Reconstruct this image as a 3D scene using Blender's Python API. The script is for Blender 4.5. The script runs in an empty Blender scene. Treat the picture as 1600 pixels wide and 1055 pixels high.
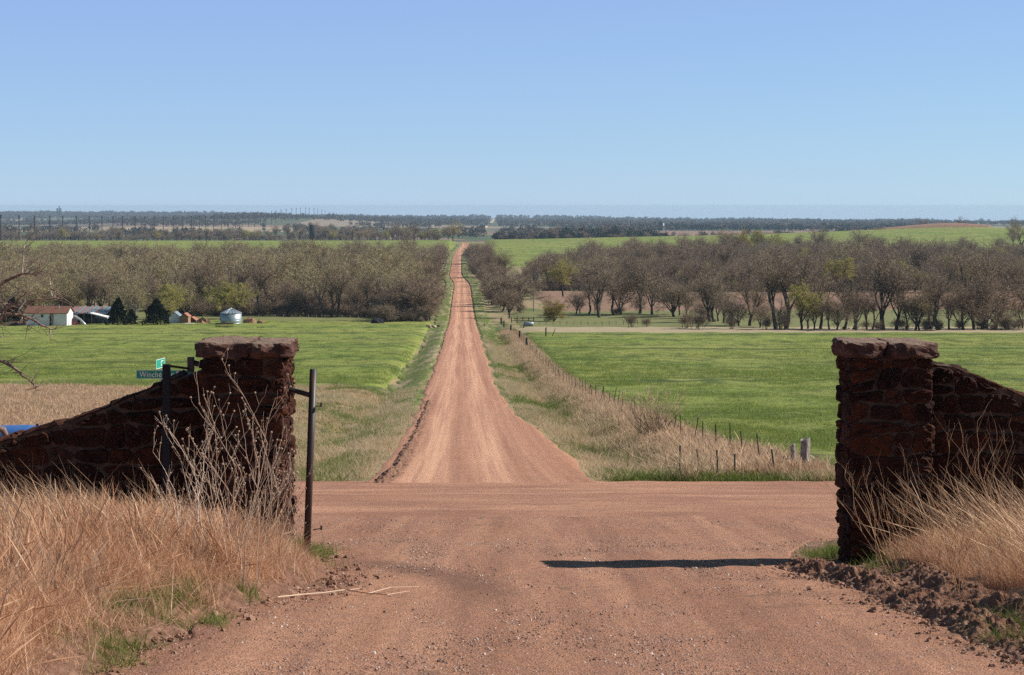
import bpy, math, random
import numpy as np
from mathutils import Vector, Matrix, Euler

R = math.radians
F = 3200.0           # focal length in photo pixels (1600 wide)
CX, CY0 = 800.0, 322.0   # principal column, eye-level row
scn = bpy.context.scene
COL = scn.collection

# ------------------------------------------------------------------ camera
cam_d = bpy.data.cameras.new('camera')
cam = bpy.data.objects.new('camera', cam_d)
COL.objects.link(cam)
cam.location = (0, 0, 0)
cam.rotation_euler = (R(90), 0, 0)
cam_d.sensor_width = 36
cam_d.lens = F / 1600 * 36
cam_d.shift_y = -(527.5 - CY0) / 1600
cam_d.clip_start = 0.5
cam_d.clip_end = 60000
scn.camera = cam

# ------------------------------------------------------------------ sky and sun
SUN_EL, SUN_BACK = R(35.8), R(9)
sdir = Vector((math.cos(SUN_EL) * math.cos(SUN_BACK), math.cos(SUN_EL) * math.sin(SUN_BACK), math.sin(SUN_EL)))
w = bpy.data.worlds.new('World')
scn.world = w
w.use_nodes = True
nt = w.node_tree
nt.nodes.clear()
wo = nt.nodes.new('ShaderNodeOutputWorld')
bg = nt.nodes.new('ShaderNodeBackground')
sk = nt.nodes.new('ShaderNodeTexSky')
sk.sky_type = 'NISHITA'
sk.sun_disc = False
sk.sun_elevation = SUN_EL
sk.sun_rotation = R(90) - SUN_BACK
sk.altitude = 1200
sk.air_density = 1.0
sk.dust_density = 0.0
sk.ozone_density = 1.5
bg.inputs['Strength'].default_value = 0.062
tint = nt.nodes.new('ShaderNodeMix'); tint.data_type = 'RGBA'; tint.blend_type = 'MULTIPLY'; tint.inputs[0].default_value = 1.0
tint.inputs[7].default_value = (0.456, 0.786, 0.44, 1)     # clear, dry spring blue over the whole dome
nt.links.new(sk.outputs[0], tint.inputs[6])
even = nt.nodes.new('ShaderNodeMix'); even.data_type = 'RGBA'; even.blend_type = 'ADD'; even.inputs[7].default_value = (2.3, 2.12, 7.8, 1)      # even light from the hazy dry air in every direction
tc = nt.nodes.new('ShaderNodeTexCoord'); sx = nt.nodes.new('ShaderNodeSeparateXYZ'); nt.links.new(tc.outputs['Generated'], sx.inputs[0])
fade = nt.nodes.new('ShaderNodeMapRange'); fade.interpolation_type = 'SMOOTHSTEP'      # the air is thickest low down, all round the horizon
for k_, v_ in (('From Min', 0.08), ('From Max', 0.55), ('To Min', 1.0), ('To Max', 0.10)): fade.inputs[k_].default_value = v_
nt.links.new(sx.outputs[2], fade.inputs['Value']); nt.links.new(fade.outputs[0], even.inputs[0])
nt.links.new(tint.outputs[2], even.inputs[6])
nt.links.new(even.outputs[2], bg.inputs[0])
nt.links.new(bg.outputs[0], wo.inputs[0])

sun_d = bpy.data.lights.new('sun', 'SUN')
sun_d.energy = 5.0
sun_d.angle = R(0.5)
sun_d.color = (1.0, 0.94, 0.86)
sun = bpy.data.objects.new('sun', sun_d)
COL.objects.link(sun)
sun.rotation_euler = sdir.to_track_quat('Z', 'Y').to_euler()

scn.view_settings.view_transform = 'Standard'
scn.view_settings.look = 'None'
scn.view_settings.exposure = 0.36
scn.view_settings.gamma = 1.0
scn.cycles.max_bounces = 6
scn.cycles.diffuse_bounces = 3
scn.cycles.transparent_max_bounces = 8
scn.cycles.use_denoising = False

# ------------------------------------------------------------------ numpy noise
def _hash(ix, iy, s):
    n = (ix * 374761393 + iy * 668265263 + s * 1442695041) & 0xFFFFFFFF
    n = ((n ^ (n >> 13)) * 1274126177) & 0xFFFFFFFF
    return ((n ^ (n >> 16)) & 0xFFFF) / 65535.0

def vnoise(x, y, s=0):
    x = np.asarray(x, float); y = np.asarray(y, float)
    ix = np.floor(x).astype(np.int64); iy = np.floor(y).astype(np.int64)
    fx = x - ix; fy = y - iy
    fx = fx * fx * (3 - 2 * fx); fy = fy * fy * (3 - 2 * fy)
    a = _hash(ix, iy, s); b = _hash(ix + 1, iy, s); c = _hash(ix, iy + 1, s); d = _hash(ix + 1, iy + 1, s)
    return (a + (b - a) * fx) * (1 - fy) + (c + (d - c) * fx) * fy - 0.5

def fbm(x, y, s=0, o=4):
    t = 0; a = 1.0; f = 1.0
    for k in range(o):
        t = t + a * vnoise(x * f + 17.3 * k, y * f - 9.1 * k, s + k)
        a *= 0.5; f *= 2.03
    return t

def sstep(a, b, x):
    t = np.clip((np.asarray(x, float) - a) / (b - a), 0, 1)
    return t * t * (3 - 2 * t)

# ------------------------------------------------------------------ the lie of the land (z relative to the eye)
PD = np.array([-40, -10, 0, 12, 20.6, 27, 33, 55, 80, 110, 179, 331, 505, 660, 1010, 1290, 1620, 1745, 1900, 2150, 2700, 4500, 7000, 9000, 11000, 12500, 20000.])
PH = np.array([.6, -1.2, -1.7, -2.72, -3.56, -4.2, -4.8, -7.3, -9.4, -11.3, -15.2, -20.7, -26.3, -27.6, -31.6, -32.3, -28.8, -28.2, -29.2, -34, -39, -43, -47, -41, -33, -37, -90.])
def _pchip(xk, yk):
    h = np.diff(xk); dl = np.diff(yk) / h
    m = np.zeros(len(xk))
    for i in range(1, len(xk) - 1):
        if dl[i - 1] * dl[i] > 0:
            w1 = 2 * h[i] + h[i - 1]; w2 = h[i] + 2 * h[i - 1]
            m[i] = (w1 + w2) / (w1 / dl[i - 1] + w2 / dl[i])
    m[0] = dl[0]; m[-1] = dl[-1]
    def f(x):
        x = np.clip(np.asarray(x, float), xk[0], xk[-1] - 1e-6)
        i = np.clip(np.searchsorted(xk, x, side='right') - 1, 0, len(h) - 1)
        t = (x - xk[i]) / h[i]
        return ((2 * t**3 - 3 * t**2 + 1) * yk[i] + (t**3 - 2 * t**2 + t) * h[i] * m[i] + (-2 * t**3 + 3 * t**2) * yk[i + 1] + (t**3 - t**2) * h[i] * m[i + 1])
    return f
prof = _pchip(PD, PH - 0.0025 * np.maximum(PD, 0))

def dist_at_row(py):
    "distance at which the plain ground profile shows on photo row py"
    ds = np.concatenate([np.linspace(9, 60, 1200), np.geomspace(60, 1745, 1500)])
    rows = CY0 - F * prof(ds) / ds
    return float(np.interp(-py, -rows, ds))

def G(px, py):
    d = dist_at_row(py)
    return ((px - CX) / F * d, d)

# driveway edges traced on the ground
_le = [G(150, 1054), G(235, 1008), G(310, 975), G(440, 938), G(520, 905), G(505, 872)]
LE_D = np.array([-40, 6] + [p[1] for p in _le] + [24, 26, 28.5]); LE_X = np.array([-2.6, -2.6] + [p[0] for p in _le] + [-2.6, -6, -70])
_re = [G(1680, 1054), G(1600, 1030), G(1520, 1000), G(1450, 968), G(1370, 934), G(1290, 908), G(1230, 888)]
RE_D = np.array([-40, 6] + [p[1] for p in _re] + [22.5, 24.5, 26.5, 29]); RE_X = np.array([4.0, 4.0] + [p[0] for p in _re] + [3.1, 3.6, 7, 70])
def drive_l(d): return np.interp(d, LE_D, LE_X)
def drive_r(d): return np.interp(d, RE_D, RE_X)

def road_c(d): return -0.0245 * np.asarray(d, float) + 3.0 * sstep(1450, 1745, d) - 3.4 * sstep(800, 1050, d) * (1 - sstep(1350, 1650, d))
_rl = [G(a, b) for a, b in ((545, 762), (560, 757), (598, 727), (616, 700), (638, 665), (652, 640), (667, 602))]
_rr = [G(a, b) for a, b in ((975, 762), (952, 757), (926, 742), (896, 712), (871, 690), (839, 668), (813, 652), (799, 638), (776, 602))]
def _edge(d, pts, half):
    px_, py_ = [p[0] for p in pts], [p[1] for p in pts]
    return np.where(d < py_[-1], np.interp(d, py_, px_), road_c(d) + half + (px_[-1] - float(road_c(py_[-1])) - half) * np.exp(-np.maximum(d - py_[-1], 0) / 120))
def road_l(d):
    d = np.asarray(d, float)
    return _edge(d, _rl, -3.05) + 0.3 * fbm(d / 7, d * 0, 5, 3)
def road_r(d):
    d = np.asarray(d, float)
    return _edge(d, _rr, 3.05) + 0.3 * fbm(d / 6, d * 0, 9, 3)
FENCE_OFF = 8.9
def fence_x(d): return np.asarray(d, float) * -0.0245 + FENCE_OFF + 0.15 * np.sin(np.asarray(d, float) / 40)

def H(x, y):
    x = np.asarray(x, float); y = np.asarray(y, float)
    z = prof(y)
    # gateway banks
    near = 1 - sstep(24, 28, y)
    dl = drive_l(y) - x; dr = x - drive_r(y)
    z = z + near * (0.20 * sstep(0.0, 0.6, dl) + 0.05 * sstep(0.6, 3, dl) + 0.12 * sstep(0.15, 1.5, dr) + 0.10 * sstep(1, 3, dr))
    bank = near * (sstep(0.05, 0.4, dl) + sstep(0.05, 0.4, dr))
    z = z + bank * 0.10 * fbm(x * 3.1, y * 3.1, 3, 4)
    # road shoulders and ditches beyond the crossing
    far = sstep(56, 70, y) * (1 - sstep(1500, 1700, y))
    c = road_c(y); o = np.abs(x - c)
    z = z + far * (1 - sstep(300, 500, y)) * (-0.55 * np.exp(-((o - 6.0) / 1.5) ** 2) + 0.25 * np.exp(-((x - fence_x(y)) / 1.6) ** 2))
    z = z + sstep(56, 75, y) * sstep(4, 7, o) * (1 - sstep(400, 700, y)) * 0.22 * fbm(x / 2.6, y / 4.0, 11, 3)
    # gentle swell of the fields
    z = z + sstep(8, 40, o) * sstep(70, 200, y) * (1 - sstep(1500, 2000, y)) * 1.0 * fbm(x / 90, y / 120, 21, 2)
    z = z + sstep(70, 110, y) * (1 - sstep(140, 260, y)) * sstep(10, 40, -(x - c)) * 0.6
    # swell right of the road near the crest, knoll with the poles, far roughness
    z = z + 12.5 * np.exp(-((x - 430) / 190) ** 2) * np.exp(-((y - 1990) / 330) ** 2)
    z = z + 3.0 * np.exp(-((x - 150) / 160) ** 2) * np.exp(-((y - 1990) / 330) ** 2)
    z = z + 26 * np.exp(-((x + 720) / 420) ** 2) * np.exp(-((y - 6200) / 1100) ** 2)
    z = z + sstep(5000, 9000, y) * 16 * fbm(x / 800, y / 1400, 31, 3)
    z = z - sstep(6500, 10500, y) * 0.0085 * (x + 1600)
    z = z + 4.0 * np.exp(-((x - 425) / 48) ** 2) * np.exp(-((y - 1990) / 55) ** 2)
    return z

# ------------------------------------------------------------------ object helpers
def link(o, parent=None):
    COL.objects.link(o)
    if parent is not None:
        o.parent = parent
    return o

def mesh(name, verts, faces, mats=None, smooth=False, midx=None):
    me = bpy.data.meshes.new(name)
    verts = np.asarray(verts, np.float32).reshape(-1, 3)
    if isinstance(faces, np.ndarray):
        k = faces.shape[1]; n = len(faces)
        me.vertices.add(len(verts)); me.vertices.foreach_set('co', verts.ravel())
        me.loops.add(n * k); me.loops.foreach_set('vertex_index', faces.astype(np.int32).ravel())
        me.polygons.add(n)
        me.polygons.foreach_set('loop_start', np.arange(0, n * k, k, dtype=np.int32))
        try: me.polygons.foreach_set('loop_total', np.full(n, k, dtype=np.int32))
        except Exception: pass
        me.update(calc_edges=True)
    else:
        me.from_pydata(verts.tolist(), [], faces)
    for m in (mats or []):
        me.materials.append(m)
    if midx is not None:
        me.polygons.foreach_set('material_index', np.asarray(midx, np.int32))
    if smooth:
        me.polygons.foreach_set('use_smooth', np.ones(len(me.polygons), bool))
    me.validate()
    return me

def obj(name, me, parent=None, loc=None, rot=None, scale=None):
    o = bpy.data.objects.new(name, me)
    link(o, parent)
    if loc is not None: o.location = loc
    if rot is not None: o.rotation_euler = rot
    if scale is not None: o.scale = scale
    return o

def tag(o, label, cat, group=None):
    o['label'] = label; o['category'] = cat
    if group: o['group'] = group
    return o

def struct(o, label=None, kind='structure'):
    o['kind'] = kind
    if label: o['label'] = label
    return o

def thing(name, loc, label, cat, group=None, rz=0):
    o = bpy.data.objects.new(name, None)
    o.empty_display_size = 0.2
    link(o); o.location = loc; o.rotation_euler = (0, 0, rz)
    return tag(o, label, cat, group)

class MB:
    "collects simple shapes into one mesh"
    def __init__(s): s.v = []; s.f = []
    def add(s, v, f):
        b = len(s.v); s.v += [tuple(p) for p in v]; s.f += [tuple(i + b for i in q) for q in f]
    def box(s, x0, x1, y0, y1, z0, z1):
        v = [(x, y, z) for z in (z0, z1) for y in (y0, y1) for x in (x0, x1)]
        s.add(v, [(0, 2, 3, 1), (4, 5, 7, 6), (0, 1, 5, 4), (2, 6, 7, 3), (0, 4, 6, 2), (1, 3, 7, 5)])
    def tube(s, pts, rad, n=6, cap=True):
        pts = [Vector(p) for p in pts]
        if not hasattr(rad, '__len__'): rad = [rad] * len(pts)
        rings = []
        up = Vector((0.13, 0.21, 0.97)).normalized()
        for i, p in enumerate(pts):
            a = pts[max(i - 1, 0)]; b = pts[min(i + 1, len(pts) - 1)]
            t = (b - a).normalized()
            u = t.cross(up)
            if u.length < 0.05: u = t.cross(Vector((1, 0, 0)))
            u.normalize(); vv = t.cross(u)
            rings.append([p + (u * math.cos(2 * math.pi * k / n) + vv * math.sin(2 * math.pi * k / n)) * rad[i] for k in range(n)])
        v = [q for r in rings for q in r]; f = []
        for i in range(len(pts) - 1):
            for k in range(n):
                f.append((i * n + k, i * n + (k + 1) % n, (i + 1) * n + (k + 1) % n, (i + 1) * n + k))
        if cap:
            f.append(tuple(range(n - 1, -1, -1))); f.append(tuple((len(pts) - 1) * n + k for k in range(n)))
        s.add(v, f)
    def lathe(s, prof_, n=16, c=(0, 0, 0)):
        v = []; f = []
        for r, z in prof_:
            for k in range(n):
                a = 2 * math.pi * k / n
                v.append((c[0] + r * math.cos(a), c[1] + r * math.sin(a), c[2] + z))
        for i in range(len(prof_) - 1):
            for k in range(n):
                f.append((i * n + k, i * n + (k + 1) % n, (i + 1) * n + (k + 1) % n, (i + 1) * n + k))
        f.append(tuple(range(n - 1, -1, -1))); f.append(tuple((len(prof_) - 1) * n + k for k in range(n)))
        s.add(v, f)
    def prism(s, poly, y0, y1):      # polygon in xz, extruded along y
        n = len(poly)
        v = [(x, y0, z) for x, z in poly] + [(x, y1, z) for x, z in poly]
        f = [tuple(range(n)), tuple(range(2 * n - 1, n - 1, -1))]
        f += [(k, n + k, n + (k + 1) % n, (k + 1) % n) for k in range(n)]
        s.add(v, f)
    def mesh(s, name, mat, smooth=False): return mesh(name, s.v, s.f, [mat], smooth)
    def build(s, name, mat, parent=None, smooth=False, **k): return obj(name, s.mesh(name, mat, smooth), parent, **k)

# ------------------------------------------------------------------ materials
class NT:
    def __init__(s, name):
        s.m = bpy.data.materials.new(name); s.m.use_nodes = True
        s.t = s.m.node_tree; s.n = s.t.nodes; s.b = s.n['Principled BSDF']
        s.b.inputs['Specular IOR Level'].default_value = 0.25
        s.b.inputs['Roughness'].default_value = 0.9
        s._pos = None
    def new(s, t, **kw):
        n = s.n.new(t)
        for k, v in kw.items(): setattr(n, k, v)
        return n
    def L(s, a, b): s.t.links.new(a, b)
    def setin(s, sock, v):
        if hasattr(v, 'is_linked') or isinstance(v, bpy.types.NodeSocket): s.L(v, sock)
        else: sock.default_value = v
    def pos(s, object_space=False):
        if object_space:
            return s.new('ShaderNodeTexCoord').outputs['Object']
        if s._pos is None: s._pos = s.new('ShaderNodeNewGeometry').outputs['Position']
        return s._pos
    def mapped(s, scale=(1, 1, 1), loc=(0, 0, 0), rot=(0, 0, 0), src=None):
        m = s.new('ShaderNodeMapping'); s.L(src or s.pos(), m.inputs['Vector'])
        m.inputs['Scale'].default_value = scale; m.inputs['Location'].default_value = loc; m.inputs['Rotation'].default_value = rot
        return m.outputs[0]
    def noise(s, scale, detail=4, rough=0.55, vec=None, dist=0.0):
        n = s.new('ShaderNodeTexNoise'); s.L(vec or s.pos(), n.inputs['Vector'])
        n.inputs['Scale'].default_value = scale; n.inputs['Detail'].default_value = detail; n.inputs['Roughness'].default_value = rough
        n.inputs['Distortion'].default_value = dist
        return n.outputs['Fac']
    def voronoi(s, scale, vec=None, out='Distance', feature='F1'):
        n = s.new('ShaderNodeTexVoronoi', feature=feature); s.L(vec or s.pos(), n.inputs['Vector']); n.inputs['Scale'].default_value = scale
        return n.outputs[out]
    def ramp(s, fac, stops):
        r = s.new('ShaderNodeValToRGB'); s.L(fac, r.inputs[0])
        el = r.color_ramp.elements
        while len(el) < len(stops): el.new(0.5)
        for e, (p, c) in zip(el, stops):
            e.position = p; e.color = (c, c, c, 1) if not hasattr(c, '__len__') else (*c, 1)
        return r.outputs[0]
    def mix(s, fac, a, b, mode='MIX'):
        n = s.new('ShaderNodeMix', data_type='RGBA', blend_type=mode)
        s.setin(n.inputs[0], fac)
        for i, v in ((6, a), (7, b)):
            if isinstance(v, bpy.types.NodeSocket): s.L(v, n.inputs[i])
            else: n.inputs[i].default_value = (*v, 1) if len(v) == 3 else v
        return n.outputs[2]
    def math(s, op, a, b=0.0, c=None):
        n = s.new('ShaderNodeMath', operation=op)
        s.setin(n.inputs[0], a); s.setin(n.inputs[1], b)
        if c is not None: s.setin(n.inputs[2], c)
        return n.outputs[0]
    def sep(s, vec=None):
        n = s.new('ShaderNodeSeparateXYZ'); s.L(vec or s.pos(), n.inputs[0]); return n.outputs
    def rand(s): return s.new('ShaderNodeObjectInfo').outputs['Random']
    def attr(s, name):
        n = s.new('ShaderNodeAttribute'); n.attribute_name = name; return n.outputs['Fac']
    def color(s, c):
        if isinstance(c, bpy.types.NodeSocket): s.L(c, s.b.inputs['Base Color'])
        else: s.b.inputs['Base Color'].default_value = (*c, 1)
        return s
    def bump(s, h, strength=0.5, dist=0.02):
        n = s.new('ShaderNodeBump'); s.L(h, n.inputs['Height'])
        n.inputs['Strength'].default_value = strength; n.inputs['Distance'].default_value = dist
        s.L(n.outputs[0], s.b.inputs['Normal']); return s
    def rough(s, v): s.setin(s.b.inputs['Roughness'], v); return s

def simple(name, c, rough=0.8, var=0.25, scale=6.0, metal=0.0, spec=0.25, bump=0.0):
    t = NT(name); p = t.pos(True)
    n = t.noise(scale, 5, 0.6, p)
    d = tuple(x * (1 - var) for x in c); u = tuple(min(1, x * (1 + var)) for x in c)
    t.color(t.ramp(n, [(0.3, d), (0.7, u)])).rough(rough)
    t.b.inputs['Metallic'].default_value = metal; t.b.inputs['Specular IOR Level'].default_value = spec
    if bump: t.bump(n, bump, 0.02)
    return t.m

# dirt of the roads
def make_dirt(name, sc, g=1.0, tracks=False):
    t = NT(name)
    x_, y_, z_ = t.sep(); cb = t.new('ShaderNodeCombineXYZ')
    xs = t.math('ADD', x_, t.math('MULTIPLY', y_, 0.0245)) if tracks else x_      # measured across the road
    t.L(xs, cb.inputs[0]); t.L(y_, cb.inputs[1]); along = cb.outputs[0]
    big = t.noise(0.35, 4, 0.6)
    st = t.noise(1.0, 5, 0.6, t.mapped(tuple(1.3 * q for q in sc), src=along))
    st2 = t.noise(1.0, 4, 0.6, t.mapped(tuple(3.4 * q for q in sc), (3, 7, 0), src=along))
    c = t.mix(t.ramp(big, [(0.35, 0), (0.65, 1)]), (0.275, 0.145, 0.085), (0.33, 0.175, 0.102))
    c = t.mix(t.ramp(st, [(0.38, 0), (0.62, 1)]), c, (0.45, 0.26, 0.155))
    c = t.mix(t.math('MULTIPLY', t.ramp(st2, [(0.45, 0), (0.7, 1)]), 0.55), c, (0.23, 0.125, 0.085))
    c = t.mix(t.math('MULTIPLY', t.ramp(t.noise(3.0, 6, 0.7), [(0.5, 0), (0.68, 1)]), 0.55), c, (0.26, 0.15, 0.11))
    if tracks:
        wv = t.math('ADD', t.math('ABSOLUTE', xs), t.math('MULTIPLY', t.math('SUBTRACT', t.noise(1.0, 3, .5, t.mapped((.3, .02, 0), src=along)), .5), 1.2))
        tr = t.ramp(t.math('MULTIPLY', wv, .25), [(0.08, 0), (0.20, 1), (0.33, 1), (0.45, 0)])
        c = t.mix(t.math('MULTIPLY', tr, t.ramp(st2, [(.35, .85), (.6, .25)])), c, (0.56, 0.35, 0.215))
        c = t.mix(t.math('MULTIPLY', t.ramp(t.math('MULTIPLY', wv, .25), [(0.55, 0), (0.85, 1)]), .5), c, (0.27, 0.135, 0.078))
    # gravel grains: pale and dark specks, denser in drifts
    drift = t.ramp(t.noise(0.9, 4, 0.6), [(0.35, 0.15), (0.62, 1)])
    v1 = t.ramp(t.voronoi(38), [(0.16, 1), (0.34, 0)])
    cell = t.new('ShaderNodeSeparateColor'); t.L(t.voronoi(38, out='Color'), cell.inputs[0])
    pale = t.math('MULTIPLY', t.math('MULTIPLY', v1, drift), t.ramp(cell.outputs[0], [(0.55, 0), (0.62, 1)]))
    dark = t.math('MULTIPLY', t.math('MULTIPLY', v1, drift), t.ramp(cell.outputs[1], [(0.5, 0), (0.6, 1)]))
    c = t.mix(t.math('MULTIPLY', dark, 0.8), c, (0.13, 0.075, 0.06))
    c = t.mix(t.math('MULTIPLY', pale, 0.75), c, (0.56, 0.43, 0.36))
    fine = t.noise(70, 3, 0.7)
    c = t.mix(0.75, c, t.ramp(fine, [(0.32, 0.18), (0.68, 0.82)]), 'OVERLAY')
    c = t.mix(0.35, c, t.ramp(t.noise(22, 4, 0.75), [(0.32, 0.22), (0.68, 0.78)]), 'OVERLAY')
    # the swept tyre arc in front of the gateway
    x, y, z = t.sep()
    wob = t.math('MULTIPLY', t.math('SUBTRACT', t.noise(1.3, 3, 0.5), 0.5), 0.08)
    ex = t.math('DIVIDE', t.math('ADD', x, 3.0), 2.75); ey = t.math('DIVIDE', t.math('SUBTRACT', y, 16.5), 4.8)
    rr = t.math('SQRT', t.math('ADD', t.math('MULTIPLY', ex, ex), t.math('MULTIPLY', ey, ey)))
    ring = t.math('ABSOLUTE', t.math('SUBTRACT', t.math('ADD', rr, wob), 1.02))
    ring = t.ramp(ring, [(0.04, 1), (0.15, 0)])
    lim = t.math('MULTIPLY', t.ramp(t.math('MULTIPLY', y, 0.04), [(0.625, 0), (0.70, 1)]), t.ramp(t.math('MULTIPLY', y, 0.04), [(0.83, 1), (0.88, 0)]))
    lim = t.math('MULTIPLY', lim, t.ramp(t.math('ADD', t.math('MULTIPLY', x, 0.1), 0.5), [(0.30, 0), (0.36, 1)]))
    c = t.mix(t.math('MULTIPLY', t.math('MULTIPLY', ring, lim), 0.72), c, (0.185, 0.105, 0.068))
    c = t.mix(1.0, c, (g * 1.17, g * 1.05, g * 1.08), 'MULTIPLY')
    t.color(c).rough(0.95)
    hgt = t.math('ADD', t.math('MULTIPLY', v1, 0.6), t.math('ADD', fine, t.math('MULTIPLY', t.noise(9, 4, 0.6), 1.5)))
    t.bump(hgt, 0.9, 0.025)
    return t.m
M = {}
M['dirt'] = make_dirt('gateway_dirt', (1, .03, 0))
M['road'] = make_dirt('road_dirt', (1, .006, 0), 1.12, True)
M['crossing'] = make_dirt('crossing_dirt', (.16, .22, 0), 1.04)

def make_clod():
    t = NT('clod_earth')
    n = t.noise(7, 6, 0.65)
    c = t.ramp(n, [(0.3, (0.15, 0.075, 0.05)), (0.5, (0.25, 0.13, 0.085)), (0.72, (0.40, 0.235, 0.165))])
    c = t.mix(0.5, c, t.ramp(t.noise(45, 4, 0.7), [(0.3, 0.2), (0.7, 0.8)]), 'OVERLAY')
    t.color(c).rough(1.0); t.bump(t.noise(28, 6, 0.7), 0.9, 0.04)
    return t.m
M['clod'] = make_clod()

def make_verge():
    t = NT('dry_and_green_turf')
    x, y, z = t.sep()
    tan = t.ramp(t.noise(5, 6, 0.75, t.mapped((1, 0.5, 1))), [(0.3, (0.19, 0.135, 0.07)), (0.5, (0.34, 0.25, 0.14)), (0.7, (0.47, 0.35, 0.21))])
    grn = t.ramp(t.noise(4, 6, 0.75), [(0.3, (0.06, 0.085, 0.022)), (0.7, (0.15, 0.185, 0.055))])
    mk = t.ramp(t.noise(0.16, 5, 0.65, t.mapped((1, 0.45, 1))), [(0.46, 0), (0.58, 1)])
    c = t.mix(mk, tan, grn)
    soil = t.ramp(t.noise(3, 5, 0.6), [(0.3, (0.17, 0.088, 0.055)), (0.7, (0.33, 0.19, 0.125))])
    c = t.mix(t.ramp(t.math('MULTIPLY', y, 0.01), [(0.26, 1), (0.31, 0)]), c, soil)
    # beyond the crest: a patchwork of distant fields
    fc = t.voronoi(0.0016, t.mapped((1.2, 0.7, 0.0)), out='Color')
    fs = t.new('ShaderNodeSeparateColor'); t.L(fc, fs.inputs[0])
    far = t.ramp(fs.outputs[0], [(0.0, (0.07, 0.08, 0.05)), (0.30, (0.085, 0.12, 0.045)), (0.45, (0.27, 0.17, 0.12)), (0.62, (0.30, 0.25, 0.17)), (0.75, (0.07, 0.09, 0.045)), (1, (0.20, 0.14, 0.10))])
    c = t.mix(t.ramp(t.math('MULTIPLY', y, 0.0002), [(0.42, 0), (0.44, 1)]), c, far)
    t.color(c).rough(1.0); t.bump(t.noise(9, 5, 0.7), 0.8, 0.05)
    return t.m
M['verge'] = make_verge()

def make_wheat():
    t = NT('young_wheat')
    n = t.noise(1.6, 6, 0.72, t.mapped((1, 0.6, 1)))
    c = t.ramp(n, [(0.28, (0.080, 0.115, 0.018)), (0.5, (0.165, 0.215, 0.038)), (0.72, (0.26, 0.30, 0.070))])
    big = t.ramp(t.noise(0.035, 4, 0.6, t.mapped((0.6, 1, 1))), [(0.4, 0), (0.62, 1)])
    c = t.mix(t.math('MULTIPLY', big, 0.75), c, (0.25, 0.25, 0.07))
    band = t.noise(1.0, 4, 0.55, t.mapped((0.012, 0.085, 0), rot=(0, 0, R(-4))), dist=0.6)
    c = t.mix(t.math('MULTIPLY', t.ramp(band, [(0.475, 0), (0.497, 1), (0.503, 1), (0.525, 0)]), 0.75), c, (0.035, 0.062, 0.014))
    cl = t.ramp(t.noise(1.0, 5, 0.68, t.mapped((0.30, 0.075, 0))), [(0.36, 1), (0.50, 0)])
    c = t.mix(t.math('MULTIPLY', cl, 0.75), c, (0.045, 0.075, 0.012))
    hi = t.ramp(t.noise(1.0, 5, 0.68, t.mapped((0.22, 0.06, 0), (9, 2, 0))), [(0.54, 0), (0.70, 1)])
    c = t.mix(t.math('MULTIPLY', hi, 0.6), c, (0.28, 0.32, 0.085))
    x_, y_, z_ = t.sep()
    yw = t.math('ADD', y_, t.math('MULTIPLY', t.math('SUBTRACT', t.noise(0.022, 3, .5), .5), 30))
    patchy = t.ramp(t.noise(0.06, 4, .6), [(.35, .25), (.55, 1)])
    for row_, hw in ((524, 6), (546, 3.6), (567, 3.0), (601, 2.4)):            # taller, darker wheat along the terraces
        ln = t.math('DIVIDE', t.math('ABSOLUTE', t.math('SUBTRACT', yw, dist_at_row(row_))), hw)
        c = t.mix(t.math('MULTIPLY', t.math('MULTIPLY', t.ramp(ln, [(.3, 1), (1, 0)]), patchy), .8), c, (0.04, 0.068, 0.014))
    bare = t.ramp(t.noise(0.11, 5, 0.7, t.mapped((0.5, 1.3, 1), loc=(13, 4, 0))), [(0.62, 0), (0.70, 1)])
    c = t.mix(t.math('MULTIPLY', bare, 0.45), c, (0.17, 0.115, 0.055))
    c = t.mix(1.0, c, (1.22, 1.2, 1.05), 'MULTIPLY')
    t.color(c).rough(0.85); t.bump(t.noise(3, 6, 0.75), 1.0, 0.25)
    return t.m
M['wheat'] = make_wheat()

def make_fallow():
    t = NT('fallow_field')
    n = t.noise(0.6, 6, 0.7, t.mapped((0.3, 1, 1)))
    t.color(t.ramp(n, [(0.3, (0.20, 0.115, 0.075)), (0.7, (0.34, 0.21, 0.145))])).rough(1)
    t.bump(t.noise(2, 5, 0.7), 0.8, 0.15)
    return t.m
M['fallow'] = make_fallow()
def make_pale():
    t = NT('pale_dead_grass')
    n = t.noise(1.2, 6, 0.75, t.mapped((0.25, 1, 1)))
    t.color(t.ramp(n, [(0.3, (0.30, 0.24, 0.14)), (0.7, (0.46, 0.37, 0.24))])).rough(1)
    t.bump(t.noise(3, 5, 0.7), 0.8, 0.1)
    return t.m
M['pale'] = make_pale()
def make_pasture():
    t = NT('pasture')
    n = t.noise(0.8, 6, 0.7, t.mapped((0.3, 1, 1)))
    t.color(t.ramp(n, [(0.3, (0.10, 0.12, 0.035)), (0.5, (0.17, 0.18, 0.06)), (0.72, (0.30, 0.25, 0.13))])).rough(1)
    return t.m
M['pasture'] = make_pasture()

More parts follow.
